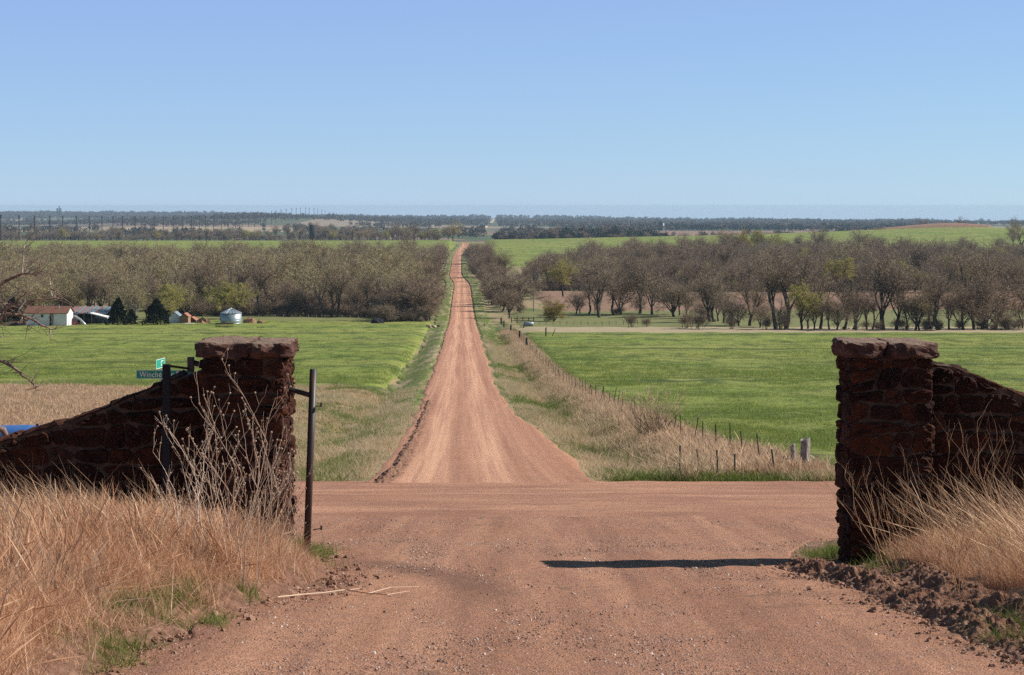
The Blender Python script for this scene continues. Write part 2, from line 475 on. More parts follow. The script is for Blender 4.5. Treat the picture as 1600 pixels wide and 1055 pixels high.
def make_stone():
    t = NT('rough_red_stone')
    p = t.pos(); r = t.rand()
    off = t.new('ShaderNodeVectorMath', operation='ADD'); t.L(p, off.inputs[0])
    cb = t.new('ShaderNodeCombineXYZ'); t.L(t.math('MULTIPLY', r, 40), cb.inputs[0]); t.L(t.math('MULTIPLY', r, 23), cb.inputs[1])
    t.L(cb.outputs[0], off.inputs[1]); q = off.outputs[0]
    base = t.ramp(r, [(0.0, (0.032, 0.018, 0.015)), (0.2, (0.11, 0.047, 0.033)), (0.36, (0.020, 0.013, 0.011)), (0.55, (0.10, 0.034, 0.020)), (0.70, (0.22, 0.125, 0.085)), (0.84, (0.22, 0.078, 0.032)), (1.0, (0.045, 0.021, 0.017))])
    c = t.mix(t.ramp(t.noise(9, 6, 0.7, q), [(0.35, 0), (0.68, 1)]), base, (0.11, 0.048, 0.032))
    c = t.mix(t.math('MULTIPLY', t.ramp(t.noise(6, 6, 0.72, q), [(0.52, 0), (0.66, 1)]), 0.8), c, (0.022, 0.013, 0.012))
    lich = t.ramp(t.noise(11, 7, 0.8, q), [(0.61, 0), (0.66, 1)])
    c = t.mix(t.math('MULTIPLY', lich, 0.75), c, (0.34, 0.31, 0.26))
    och = t.ramp(t.noise(7, 6, 0.7, t.mapped((1, 1, 1), (7, 3, 1), src=q)), [(0.64, 0), (0.72, 1)])
    c = t.mix(t.math('MULTIPLY', och, 0.6), c, (0.24, 0.13, 0.03))
    c = t.mix(1.0, c, (.60, .44, .36), 'MULTIPLY')
    t.color(c).rough(0.95); t.bump(t.math('ADD', t.noise(22, 6, 0.75, q), t.math('MULTIPLY', t.noise(70, 4, 0.7, q), 0.4)), 1.0, 0.035)
    return t.m
M['stone'] = make_stone()
def make_mortar():
    t = NT('old_mortar')
    n = t.noise(8, 6, 0.7)
    c = t.ramp(n, [(0.3, (0.055, 0.033, 0.022)), (0.55, (0.115, 0.07, 0.048)), (0.75, (0.21, 0.135, 0.095))])
    t.color(c).rough(1); t.bump(t.noise(40, 5, 0.7), 0.8, 0.02)
    return t.m
M['mortar'] = make_mortar()
def make_cap():
    t = NT('cap_stone')
    n = t.noise(10, 6, 0.7)
    c = t.ramp(n, [(0.3, (0.045, 0.024, 0.02)), (0.5, (0.11, 0.055, 0.042)), (0.72, (0.21, 0.115, 0.08))])
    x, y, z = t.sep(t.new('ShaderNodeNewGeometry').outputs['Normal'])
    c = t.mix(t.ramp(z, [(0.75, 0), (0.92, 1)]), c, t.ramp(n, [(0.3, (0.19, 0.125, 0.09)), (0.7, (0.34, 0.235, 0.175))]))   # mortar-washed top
    t.color(c).rough(1); t.bump(t.noise(30, 6, 0.75), 1.0, 0.03)
    return t.m
M['cap'] = make_cap()

def make_rust():
    t = NT('dark_rusted_pipe')
    n = t.noise(14, 6, 0.7, t.mapped((1, 1, 0.4)))
    c = t.ramp(n, [(0.35, (0.030, 0.026, 0.028)), (0.55, (0.055, 0.035, 0.030)), (0.75, (0.12, 0.05, 0.03))])
    t.color(c).rough(0.5); t.b.inputs['Specular IOR Level'].default_value = 0.5
    t.bump(t.noise(60, 4, 0.7), 0.3, 0.004)
    return t.m
M['rust'] = make_rust()

def veg(name, cols, trans=0.0, tint=True, rough=0.8, spec=0.15):
    "plant material: colour varies from plant to plant (random) and from blade to blade (tint)"
    t = NT(name)
    f = t.math('ADD', t.math('MULTIPLY', t.rand(), 0.5 if tint else 1.0), t.math('MULTIPLY', t.attr('tint'), 0.5) if tint else 0.0)
    k = len(cols) - 1
    c = t.ramp(f, [(0.12 + 0.76 * i / k, col) for i, col in enumerate(cols)])
    t.color(c).rough(rough); t.b.inputs['Specular IOR Level'].default_value = spec
    if trans:
        tr = t.new('ShaderNodeBsdfTranslucent'); t.L(c, tr.inputs[0])
        mx = t.new('ShaderNodeMixShader'); mx.inputs[0].default_value = trans
        out = [n for n in t.n if n.type == 'OUTPUT_MATERIAL'][0]
        t.L(t.b.outputs[0], mx.inputs[1]); t.L(tr.outputs[0], mx.inputs[2]); t.L(mx.outputs[0], out.inputs[0])
    return t.m
M['drygrass'] = veg('dry_red_grass', [(0.36, 0.16, 0.085), (0.58, 0.33, 0.19), (0.72, 0.47, 0.30), (0.46, 0.23, 0.13), (0.86, 0.67, 0.48)], 0.35)
M['palegrass'] = veg('dry_pale_grass', [(0.36, 0.25, 0.14), (0.54, 0.40, 0.245), (0.66, 0.52, 0.34), (0.46, 0.33, 0.19), (0.74, 0.62, 0.43)], 0.3)
M['pinkgrass'] = veg('dry_pink_grass', [(0.48, 0.32, 0.20), (0.62, 0.44, 0.29), (0.54, 0.36, 0.23), (0.72, 0.54, 0.37)], 0.3)
M['greengrass'] = veg('green_grass', [(0.10, 0.14, 0.028), (0.16, 0.20, 0.045), (0.22, 0.25, 0.075), (0.14, 0.17, 0.04)], 0.35)
M['wheatblade'] = veg('wheat_blade', [(0.12, 0.17, 0.028), (0.19, 0.25, 0.048), (0.28, 0.34, 0.08), (0.16, 0.21, 0.04)], 0.35, rough=0.5, spec=0.3)
M['weed'] = veg('dead_weed_stalk', [(0.55, 0.40, 0.29), (0.72, 0.57, 0.44), (0.78, 0.66, 0.53), (0.60, 0.43, 0.31)], 0.0)
M['seed'] = veg('dead_seed_head', [(0.26, 0.15, 0.10), (0.42, 0.30, 0.22), (0.55, 0.44, 0.35)], 0.0)
M['bark'] = veg('grey_brown_bark', [(0.050, 0.040, 0.035), (0.075, 0.058, 0.050), (0.10, 0.082, 0.07)], 0.0, tint=False)
M['palebark'] = veg('pale_bark', [(0.20, 0.165, 0.135), (0.28, 0.235, 0.20)], 0.0, tint=False)
M['twig'] = veg('brown_twigs', [(0.22, 0.150, 0.108), (0.30, 0.215, 0.15), (0.25, 0.195, 0.13), (0.38, 0.285, 0.20), (0.26, 0.18, 0.135)], 0.0)
M['twig_olive'] = veg('olive_budding_twigs', [(0.29, 0.24, 0.13), (0.39, 0.325, 0.18), (0.33, 0.25, 0.155), (0.46, 0.39, 0.22)], 0.0)
M['bud'] = veg('yellow_green_buds', [(0.36, 0.34, 0.055), (0.44, 0.41, 0.08), (0.31, 0.32, 0.055), (0.46, 0.38, 0.08)], 0.3)
M['willow'] = veg('golden_willow_twigs', [(0.32, 0.24, 0.07), (0.28, 0.22, 0.075), (0.38, 0.28, 0.085)], 0.2)
M['cedar'] = veg('cedar_foliage', [(0.010, 0.016, 0.009), (0.018, 0.028, 0.013), (0.030, 0.040, 0.016)], 0.05)
M['fartwig'] = veg('far_bare_crown', [(0.13, 0.11, 0.092), (0.11, 0.10, 0.068), (0.155, 0.12, 0.10), (0.09, 0.092, 0.062)], 0.0)
M['fardark'] = veg('far_evergreen', [(0.022, 0.030, 0.02), (0.032, 0.042, 0.026)], 0.0)
M['deadwood'] = simple('dead_wood', (0.22, 0.15, 0.115), 0.9, 0.6, 9, bump=0.5)
M['paledead'] = simple('bleached_dead_wood', (0.50, 0.41, 0.34), 0.85, 0.25, 9)
M['post'] = simple('weathered_grey_post', (0.27, 0.235, 0.205), 0.9, 0.35, 12, bump=0.6)
M['tpost'] = simple('dark_steel_post', (0.03, 0.032, 0.028), 0.7, 0.3, 8)
M['wire'] = simple('fence_wire', (0.12, 0.10, 0.09), 0.6, 0.2, 8)
M['pole'] = simple('utility_pole_wood', (0.030, 0.024, 0.022), 0.9, 0.2, 1)
M['palepole'] = simple('grey_utility_pole', (0.28, 0.25, 0.22), 0.9, 0.2, 1)
M['white'] = simple('white_siding', (0.78, 0.77, 0.75), 0.7, 0.04, 3)
M['roof'] = simple('brown_red_shingles', (0.19, 0.09, 0.062), 0.9, 0.2, 4)
M['tin'] = simple('galvanised_tin', (0.36, 0.42, 0.47), 0.45, 0.1, 2, 0.5, 0.5)
M['tinred'] = simple('rusted_tin', (0.36, 0.15, 0.11), 0.7, 0.2, 2)
M['dark'] = simple('dark_gap', (0.02, 0.02, 0.024), 0.8, 0.2, 3)
M['glass'] = simple('window_glass', (0.02, 0.03, 0.05), 0.1, 0.1, 3, 0, 0.6)
M['bluecar'] = simple('dark_blue_paint', (0.03, 0.07, 0.16), 0.3, 0.1, 3, 0, 0.6)
M['greycar'] = simple('silver_paint', (0.42, 0.43, 0.46), 0.3, 0.1, 3, 0.3, 0.6)
M['maroon'] = simple('maroon_paint', (0.10, 0.018, 0.022), 0.4, 0.2, 3, 0, 0.5)
M['tyre'] = simple('tyre_rubber', (0.015, 0.015, 0.015), 0.9, 0.1, 3)
M['bluetank'] = simple('blue_tank_paint', (0.06, 0.16, 0.42), 0.38, 0.12, 3, 0, 0.5)
M['navy'] = simple('dark_blue_fitting', (0.015, 0.025, 0.09), 0.5, 0.1, 3)
M['signgreen'] = simple('sign_green', (0.008, 0.26, 0.17), 0.4, 0.06, 3, 0, 0.4)
M['signteal'] = simple('sign_green_bright', (0.01, 0.30, 0.20), 0.4, 0.05, 3, 0, 0.4)
M['signwhite'] = simple('sign_white', (0.78, 0.80, 0.78), 0.4, 0.03, 3)
M['galv'] = simple('galvanised_post', (0.35, 0.36, 0.36), 0.5, 0.1, 4, 0.4)
M['concrete'] = simple('old_concrete', (0.085, 0.078, 0.068), 0.9, 0.2, 0.5)
M['hay'] = simple('rust_coloured_brush', (0.30, 0.175, 0.105), 0.95, 0.35, 2, bump=0.8)
M['rustbin'] = simple('rusted_steel', (0.09, 0.045, 0.035), 0.8, 0.4, 3)
M['redbox'] = simple('dark_red_box', (0.075, 0.012, 0.014), 0.6, 0.2, 4)
M['gravel'] = veg('gravel_stone', [(0.20, 0.115, 0.085), (0.36, 0.22, 0.16), (0.48, 0.34, 0.27), (0.30, 0.17, 0.12), (0.62, 0.52, 0.45)], 0.0, tint=False)
M['clodstone'] = veg('earth_clod', [(0.16, 0.08, 0.053), (0.25, 0.135, 0.09), (0.33, 0.19, 0.13)], 0.0, tint=False)

# ------------------------------------------------------------------ ground sheets
def terrain():
    rows = np.concatenate([np.arange(-30, 8, 1.0), np.geomspace(8, 60, 330), np.geomspace(60.5, 2200, 430), np.geomspace(2230, 13400, 150)])
    u = np.linspace(-1, 1, 321)
    out = np.array([1.15, 1.5, 2.2, 3.5])
    U = np.concatenate([-out[::-1], u, out])
    hw = 0.29 * np.maximum(rows, 10) + 1.0
    X = U[None, :] * hw[:, None]
    X += np.sign(U)[None, :] * (np.abs(U)[None, :] > 1.01) * (np.abs(U)[None, :] - 1) * 25
    Y = np.repeat(rows[:, None], len(U), 1)
    Z = H(X, Y)
    n, m = X.shape
    idx = np.arange(n * m).reshape(n, m)
    f = np.stack([idx[:-1, :-1], idx[:-1, 1:], idx[1:, 1:], idx[1:, :-1]], -1).reshape(-1, 4)
    o = obj('ground', mesh('ground', np.stack([X, Y, Z], -1), f, [M['verge']], True))
    return struct(o, 'rolling ground of dry turf running out to the horizon')
terrain()

def sheet(name, label, ys, Lf, Rf, nx, mat, off=(0.02, 0.0006), rough=0.0, dip_rows=0):
    ys = np.asarray(ys, float)
    l, r = Lf(ys), Rf(ys)
    t = np.linspace(0, 1, nx)
    X = l[:, None] + (r - l)[:, None] * t[None, :]
    Y = np.repeat(ys[:, None], nx, 1)
    off_ = off[0] + off[1] * ys
    if dip_rows: off_ = off_.copy(); off_[:dip_rows] -= np.linspace(1.0, 0.0, dip_rows) * 0.09
    Z = H(X, Y) + off_[:, None]
    e = np.zeros(X.shape); e[:, 0] = e[:, -1] = 1; e[-1] = 0 if dip_rows == 14 else 1; e[0] = max(e[0].min(), 1 if not dip_rows else 0)
    Z = Z - e * (0.03 + 1.3 * (off[0] + off[1] * Y))         # borders tuck under the turf
    if rough: Z = Z + rough * fbm(X * 2.2, Y * 1.1, 41, 4)
    idx = np.arange(X.size).reshape(X.shape)
    f = np.stack([idx[:-1, :-1], idx[:-1, 1:], idx[1:, 1:], idx[1:, :-1]], -1).reshape(-1, 4)
    return struct(obj(name, mesh(name, np.stack([X, Y, Z], -1), f, [mat], True)), label)

def wig(a, k, s): return lambda y: a * fbm(np.asarray(y, float) / k, np.asarray(y, float) * 0 + s, s, 3)
wl, wr = wig(0.35, 1.0, 51), wig(0.25, 1.0, 57)
sheet('driveway', 'gravelly red dirt drive between the stone gate pillars', np.linspace(-25, 32, 350),
      lambda y: np.maximum(drive_l(y), -9) + wl(y) * (y < 24), lambda y: np.minimum(drive_r(y), 11) + wr(y) * (y < 22), 160, M['dirt'], (0.012, 0), 0.02)
sheet('cross_road', 'red dirt road crossing behind the gateway', np.linspace(27.6, 55.6, 120), lambda y: -75 + 0 * y, lambda y: 75 + 0 * y, 500, M['crossing'], (0.024, 0), 0.02, 14)
sheet('main_road', 'straight red dirt road running away over the plain', np.concatenate([np.linspace(52.0, 180, 270), np.geomspace(181, 1752, 420)]), road_l, road_r, 40, M['road'], (0.035, 0.00018), 0.02, 8)

# fields
fy = lambda a, b, n: np.geomspace(a, b, n)
def make_turf():
    t = NT('roadside_turf')
    n = t.noise(2.2, 6, 0.72, t.mapped((1, 0.4, 1)))
    g = t.ramp(n, [(0.3, (0.085, 0.115, 0.022)), (0.7, (0.20, 0.225, 0.06))])
    tn = t.ramp(n, [(0.3, (0.27, 0.20, 0.12)), (0.7, (0.46, 0.36, 0.24))])
    t.color(t.mix(t.ramp(t.noise(0.5, 5, 0.65, t.mapped((1.4, 0.12, 1))), [(0.5, 0), (0.62, 1)]), g, tn)).rough(1); t.bump(t.noise(4, 5, 0.7), 1.0, 0.15)
    return t.m
M['turf'] = make_turf()
sheet('roadside_turf', 'green turf strip along the left side of the far road', np.geomspace(92, 1740, 300), lambda y: road_l(y) - 3.5 - 1.2 * vnoise(y / 6, y * 0, 31), lambda y: road_l(y) - .15 + .3 * vnoise(y / 3, y * 0, 32), 14, M['turf'], (0.03, 0.0003))
sheet('roadside_turf', 'green turf strip along the right side of the far road', np.geomspace(80, 1740, 300), lambda y: road_r(y) + .15 + .3 * vnoise(y / 3, y * 0, 33), lambda y: road_r(y) + 3.6 + 1.2 * vnoise(y / 6, y * 0, 34), 14, M['turf'], (0.03, 0.0003))
sheet('wheat_field', 'green young wheat field right of the road', fy(60.5, 372, 260), lambda y: fence_x(y) + 1.6 + 0.5 * vnoise(y / 5, y * 0, 3), lambda y: 0.30 * y + 6, 120, M['wheat'], (0.05, 0.0008))
sheet('wheat_field', 'green young wheat field left of the road', fy(158, 470, 200), lambda y: -0.30 * y - 6, lambda y: road_l(y) - 3.3 - 22 * (1 - sstep(158, 185, y)) + 0.8 * vnoise(y / 9, y * 0, 13), 140, M['wheat'], (0.05, 0.0008))
sheet('grass_strip', 'pale dead grass strip behind the right wheat field', fy(374, 418, 24), lambda y: fence_x(y) + 2, lambda y: 0.30 * y, 60, M['pale'], (0.05, 0.0008))
sheet('pasture', 'short green pasture in front of the creek trees', fy(419, 540, 30), lambda y: fence_x(y) + 3, lambda y: 0.30 * y, 60, M['pasture'], (0.05, 0.0008))
sheet('pasture', 'yellow green pasture around the farmstead', fy(471, 560, 30), lambda y: -0.31 * y, lambda y: road_l(y) - 14, 60, M['pasture'], (0.05, 0.0008))
sheet('fallow_field', 'brown ploughed field behind the creek trees', fy(545, 700, 30), lambda y: fence_x(y) + 14, lambda y: 0.31 * y, 60, M['fallow'], (0.1, 0.0009))
sheet('far_wheat_field', 'far green field on the rise left of the road', fy(1380, 1990, 40), lambda y: -0.33 * y, lambda y: road_c(y) - 7, 90, M['wheat'], (0.1, 0.0009))
sheet('far_wheat_field', 'far green field on the rise right of the road', fy(1180, 1935, 50), lambda y: road_c(y) + 16, lambda y: 0.33 * y, 90, M['wheat'], (0.1, 0.0009))
sheet('stubble_mound', 'bare tan mound on top of the far right field', fy(1945, 2040, 20), lambda y: 350 + 0 * y, lambda y: 460 + 0 * y, 30, M['fallow'], (0.1, 0.0012))
sheet('far_field', 'thin pale field line beyond the far left trees', fy(4150, 4700, 8), lambda y: -0.33 * y, lambda y: -0.10 * y, 40, M['pale'], (0.1, 0.0009))
sheet('far_field', 'pinkish bare field beyond the far right trees', fy(3100, 4100, 12), lambda y: 0.068 * y, lambda y: 0.20 * y, 40, M['fallow'], (0.1, 0.0009))
sheet('far_field', 'thin pinkish field band on the far ridge right of the road', fy(8000, 8800, 10), lambda y: 0.012 * y, lambda y: 0.10 * y, 40, M['fallow'], (4.0, 0.0004))
sheet('far_field', 'pinkish field band on the far ridge at left', fy(7300, 7800, 8), lambda y: -0.22 * y, lambda y: -0.13 * y, 40, M['fallow'], (4.0, 0.0004))
sheet('far_field', 'pale green field patch on the far ridge at right', fy(7600, 8100, 8), lambda y: 0.20 * y, lambda y: 0.245 * y, 30, M['pasture'], (4.0, 0.0004))
sheet('far_road', 'thin pale road climbing the far ridge', fy(4600, 10800, 40), lambda y: -0.0090 * y - 4 - 0.25e-5 * (10800 - y) * y * 0.3, lambda y: -0.0090 * y + 5 - 0.25e-5 * (10800 - y) * y * 0.3, 4, M['pale'], (1.5, 0.0006))

# ------------------------------------------------------------------ scattering (stuff only)
HID = {}
def proto_collection(name, meshes):
    c = bpy.data.collections.new(name)
    for i, me in enumerate(meshes):
        o = bpy.data.objects.new('%s_%02d' % (name, i), me)
        c.objects.link(o)
    return c

def scatter(name, label, pts, rots, scl, idx, coll):
    n = len(pts)
    me = bpy.data.meshes.new(name)
    me.vertices.add(n); me.vertices.foreach_set('co', np.asarray(pts, np.float32).ravel())
    a = me.attributes.new('rot', 'FLOAT_VECTOR', 'POINT'); a.data.foreach_set('vector', np.asarray(rots, np.float32).ravel())
    a = me.attributes.new('scl', 'FLOAT_VECTOR', 'POINT')
    scl = np.asarray(scl, np.float32)
    if scl.ndim == 1: scl = np.repeat(scl[:, None], 3, 1)
    a.data.foreach_set('vector', scl.ravel())
    a = me.attributes.new('idx', 'INT', 'POINT'); a.data.foreach_set('value', np.asarray(idx, np.int32))
    o = obj(name, me)
    g = bpy.data.node_groups.new(name, 'GeometryNodeTree')
    g.interface.new_socket('Geometry', in_out='INPUT', socket_type='NodeSocketGeometry')
    g.interface.new_socket('Geometry', in_out='OUTPUT', socket_type='NodeSocketGeometry')
    N = g.nodes
    gi = N.new('NodeGroupInput'); go = N.new('NodeGroupOutput')
    ci = N.new('GeometryNodeCollectionInfo'); ci.inputs['Collection'].default_value = coll
    ci.inputs['Separate Children'].default_value = True; ci.inputs['Reset Children'].default_value = True
    ip = N.new('GeometryNodeInstanceOnPoints'); ip.inputs['Pick Instance'].default_value = True
    def na(nm, ty):
        k = N.new('GeometryNodeInputNamedAttribute'); k.data_type = ty; k.inputs['Name'].default_value = nm
        return k.outputs['Attribute']
    e2r = N.new('FunctionNodeEulerToRotation')
    g.links.new(na('rot', 'FLOAT_VECTOR'), e2r.inputs[0])
    g.links.new(gi.outputs[0], ip.inputs['Points']); g.links.new(ci.outputs[0], ip.inputs['Instance'])
    g.links.new(na('idx', 'INT'), ip.inputs['Instance Index']); g.links.new(e2r.outputs[0], ip.inputs['Rotation'])
    g.links.new(na('scl', 'FLOAT_VECTOR'), ip.inputs['Scale']); g.links.new(ip.outputs[0], go.inputs[0])
    md = o.modifiers.new('scatter', 'NODES'); md.node_group = g
    return struct(o, label, 'stuff')

rng = np.random.default_rng(7)

def clump(seed, nb, hmin, hmax, spread, lean, width, mat, segs=4, plume=0.0, splay=0.35, curl=0.5):
    "a tuft of curved tapering blades; some carry a feathery plume"
    r = np.random.default_rng(seed)
    V = []; Fc = []; T = []
    for b in range(nb):
        base = np.array([r.normal(0, spread), r.normal(0, spread), -0.03])
        h = r.uniform(hmin, hmax); az = r.uniform(0, 2 * np.pi); sp = abs(r.normal(0, splay))
        d = np.array([np.cos(az) * sp + lean[0], np.sin(az) * sp + lean[1], 1.0])
        bend = np.array([d[0], d[1], 0]) * curl + np.array([r.normal(0, .12), r.normal(0, .12), -abs(r.normal(0, 0.10)) - 0.05])
        fa = r.uniform(0, np.pi); side = np.array([np.cos(fa), np.sin(fa), 0])
        tint = r.uniform(0, 1); i0 = len(V); pl = r.random() < plume
        for k in range(segs + 1):
            t = k / segs
            c = base + h * (d * t + bend * t * t)
            ww = width * (1 - 0.85 * t) * (0.8 + 0.4 * tint)
            if pl and t > 0.6: ww = width * (2.2 if t < 0.99 else 0.6)
            V += [c - side * ww, c + side * ww]; T += [tint, tint]
            if k: Fc.append((i0 + 2 * k - 2, i0 + 2 * k - 1, i0 + 2 * k + 1, i0 + 2 * k))
    me = mesh('tuft', V, np.array(Fc), [mat])
    at = me.attributes.new('tint', 'FLOAT', 'POINT'); at.data.foreach_set('value', np.array(T, np.float32))
    return me

def scatter_on(name, label, x, y, coll, nproto, smin, smax, tilt=0.12, dz=0.0, yaw=True, sy=None):
    n = len(x)
    z = H(x, y) + dz
    rots = np.stack([rng.normal(0, tilt, n), rng.normal(0, tilt, n), rng.uniform(0, 2 * np.pi, n) if yaw else rng.normal(0, 0.35, n)], -1)
    s = rng.uniform(smin, smax, n)
    if sy is not None: s = s * sy
    return scatter(name, label, np.stack([x, y, z], -1), rots, s, rng.integers(0, nproto, n), coll)


# ------------------------------------------------------------------ stone gateway
D0 = 20.6                      # front face of the pillars
PXM = F / D0                   # photo pixels per metre there
def gx(px): return (px - CX) / PXM
def gz(py): return (CY0 - py) / PXM

def clip_poly(poly, n, c):
    "keep the part of a convex polygon where dot(p, n) <= c"
    out = []
    for i in range(len(poly)):
        a = poly[i]; b = poly[(i + 1) % len(poly)]
        da = a[0] * n[0] + a[1] * n[1] - c; db = b[0] * n[0] + b[1] * n[1] - c
        if da <= 0: out.append(a)
        if da * db < 0:
            t = da / (da - db); out.append((a[0] + (b[0] - a[0]) * t, a[1] + (b[1] - a[1]) * t))
    return out

def inset_convex(poly, m):
    n = len(poly); out = poly
    for i in range(n):
        a = poly[i]; b = poly[(i + 1) % n]
        ex, ey = b[0] - a[0], b[1] - a[1]; l = math.hypot(ex, ey)
        if l < 1e-6: continue
        nx, ny = ey / l, -ex / l                # outward for counter-clockwise
        out = clip_poly(out, (nx, ny), nx * a[0] + ny * a[1] - m)
        if len(out) < 3: return []
    return out

def rubble(u0, u1, v0, v1, seed, row=(0.11, 0.25), wid=(0.13, 0.44), top=None):
    "roughly coursed rubble: quads with wandering beds, slanting joints and split stones"
    r = random.Random(seed); cells = []
    ph = [r.uniform(0, 6) for _ in range(4)]
    def bed(k, u, v): return v + 0.022 * math.sin(u * 5.1 + k * 1.9 + ph[0]) + 0.016 * math.sin(u * 11.3 + k * 2.7 + ph[1]) + 0.012 * math.sin(u * 23 + k * 4.1 + ph[2])
    v = v0; k = 0
    while v < v1:
        h = r.uniform(*row); k2 = k + 1; vt = min(v + h, v1) if v1 - v - h > 0.06 else v1
        lo = (lambda u, k=k, v=v: v0 if v == v0 else bed(k, u, v)); hi = (lambda u, k=k2, v=vt: v1 if v == v1 else bed(k, u, v))
        u = u0; sl = 0.0
        while u < u1 - 1e-4:
            wdt = r.uniform(*wid); ue = u + wdt
            if u1 - ue < 0.10: ue = u1
            sl2 = 0 if ue >= u1 else r.uniform(-.05, .05)
            q = [(u - sl, lo(u)), (ue - sl2, lo(ue)), (ue + sl2, hi(ue)), (u + sl, hi(u))]
            c = r.random()
            if h > 0.17 and wdt < 0.32 and c < 0.35:
                t = r.uniform(.35, .65); e1 = r.uniform(-.04, .04)
                m1 = (q[0][0] + (q[3][0] - q[0][0]) * t, q[0][1] + (q[3][1] - q[0][1]) * t - e1); m2 = (q[1][0] + (q[2][0] - q[1][0]) * t, q[1][1] + (q[2][1] - q[1][1]) * t + e1)
                cells += [[q[0], q[1], m2, m1], [m1, m2, q[2], q[3]]]
            elif c > 0.72 and wdt > .2:          # knock a corner off and wedge a small stone in
                j = r.randint(0, 3); a_, b_, d_ = q[j], q[(j + 1) % 4], q[(j - 1) % 4]
                f1, f2 = r.uniform(.22, .42), r.uniform(.35, .6)
                p1 = (a_[0] + (b_[0] - a_[0]) * f1, a_[1] + (b_[1] - a_[1]) * f1); p2 = (a_[0] + (d_[0] - a_[0]) * f2, a_[1] + (d_[1] - a_[1]) * f2)
                big = []
                for i in range(4):
                    if i == j: big += [p2, p1]
                    else: big.append(q[i])
                cells += [big, [a_, p1, p2]]
            else: cells.append(q)
            u = ue; sl = sl2
        v = vt; k = k2
    out = []
    for poly in cells:
        for n, c in (((1, 0), u1), ((-1, 0), -u0)):
            poly = clip_poly(poly, n, c)
            if len(poly) < 3: break
        if len(poly) < 3: continue
        if top is not None:
            um = sum(p[0] for p in poly) / len(poly); zt, s_ = top(um); l = math.hypot(s_, 1)
            poly = clip_poly(poly, (-s_ / l, 1 / l), (zt - s_ * um) / l)
            if len(poly) < 3: continue
        out.append(poly)
    return out

def stone_mesh(poly, seed, O, U, V, N, proud):
    r = random.Random(seed)
    p = inset_convex(poly, r.uniform(0.007, 0.014))
    if len(p) < 3: return None
    area = 0.5 * abs(sum(p[i][0] * p[(i + 1) % len(p)][1] - p[(i + 1) % len(p)][0] * p[i][1] for i in range(len(p))))
    if area < 0.0022: return None
    # jitter then round the corners
    q = []
    for i in range(len(p)):
        a = p[i]; b = p[(i + 1) % len(p)]
        L_ = math.hypot(b[0] - a[0], b[1] - a[1])
        if L_ < 0.02: continue
        k = 2 if L_ < 0.10 else (4 if L_ < .25 else 5)
        for s in range(k):
            t = (s + 0.5 + r.uniform(-.12, .12)) / k; t = 0.04 + 0.92 * t
            q.append((a[0] + (b[0] - a[0]) * t + r.uniform(-.007, .007), a[1] + (b[1] - a[1]) * t + r.uniform(-.007, .007)))
    if len(q) < 4: return None
    cx = sum(a[0] for a in q) / len(q); cy = sum(a[1] for a in q) / len(q)
    tx, ty = r.uniform(-.10, .10), r.uniform(-.10, .10)
    verts = []; n = len(q)
    for sc, dp, jn in ((1.0, -0.05, 0.0), (1.0, 0.012, 0.006), (0.90, proud, 0.014), (0.55, proud * 1.08, 0.022)):
        for a in q:
            x = cx + (a[0] - cx) * sc; y = cy + (a[1] - cy) * sc
            d = dp + r.uniform(-jn, jn) + ((x - cx) * tx + (y - cy) * ty if dp > 0.02 else 0)
            verts.append(O + U * x + V * y + N * d)
    verts.append(O + U * cx + V * cy + N * (proud * 1.12 + r.uniform(-.012, .016)))
    f = []
    for k in range(3):
        for i in range(n):
            f.append((k * n + i, k * n + (i + 1) % n, (k + 1) * n + (i + 1) % n, (k + 1) * n + i))
    for i in range(n): f.append((3 * n + i, 3 * n + (i + 1) % n, 4 * n))
    return mesh('stone', verts, f, [M['stone']], False)

def lay(cells, parent, seed, O, U, V, N, proud=(0.018, 0.05)):
    r = random.Random(seed)
    for i, c in enumerate(cells):
        me = stone_mesh(c, seed * 1000 + i, Vector(O), Vector(U), Vector(V), Vector(N), r.uniform(*proud))
        if me: obj('stone', me, parent)

def rough_block(seed, x0, x1, y0, y1, z0, z1, amp=0.03, res=0.055):
    nx, ny, nz = [max(2, int(round((b - a) / res))) for a, b in ((x0, x1), (y0, y1), (z0, z1))]
    import bmesh
    bm = bmesh.new(); bmesh.ops.create_cube(bm, size=1)
    bmesh.ops.subdivide_edges(bm, edges=bm.edges[:], cuts=10, use_grid_fill=True)
    vs = []
    for v in bm.verts:
        p = np.array(v.co) * 2
        # round the edges
        e = np.abs(p) ** 7; rr = max(1.0, (e.sum()) ** (1 / 7) * 1.0)
        p = p / rr
        q = np.array([(x0 + x1) / 2 + p[0] * (x1 - x0) / 2, (y0 + y1) / 2 + p[1] * (y1 - y0) / 2, (z0 + z1) / 2 + p[2] * (z1 - z0) / 2])
        flat = 0.3 if v.co.z > 0.45 else 1.0
        n = [float(fbm(q[(k + 1) % 3] * 9 + 3 * k + seed, q[(k + 2) % 3] * 9 + q[k] * 5, 60 + seed + k, 4)) for k in range(3)]
        q = q + np.array([n[0] * 1.6, n[1] * 1.6, n[2] * flat]) * amp
        v.co = q
    me = bpy.data.meshes.new('block'); bm.to_mesh(me); bm.free()
    me.materials.append(M['cap'])
    return me

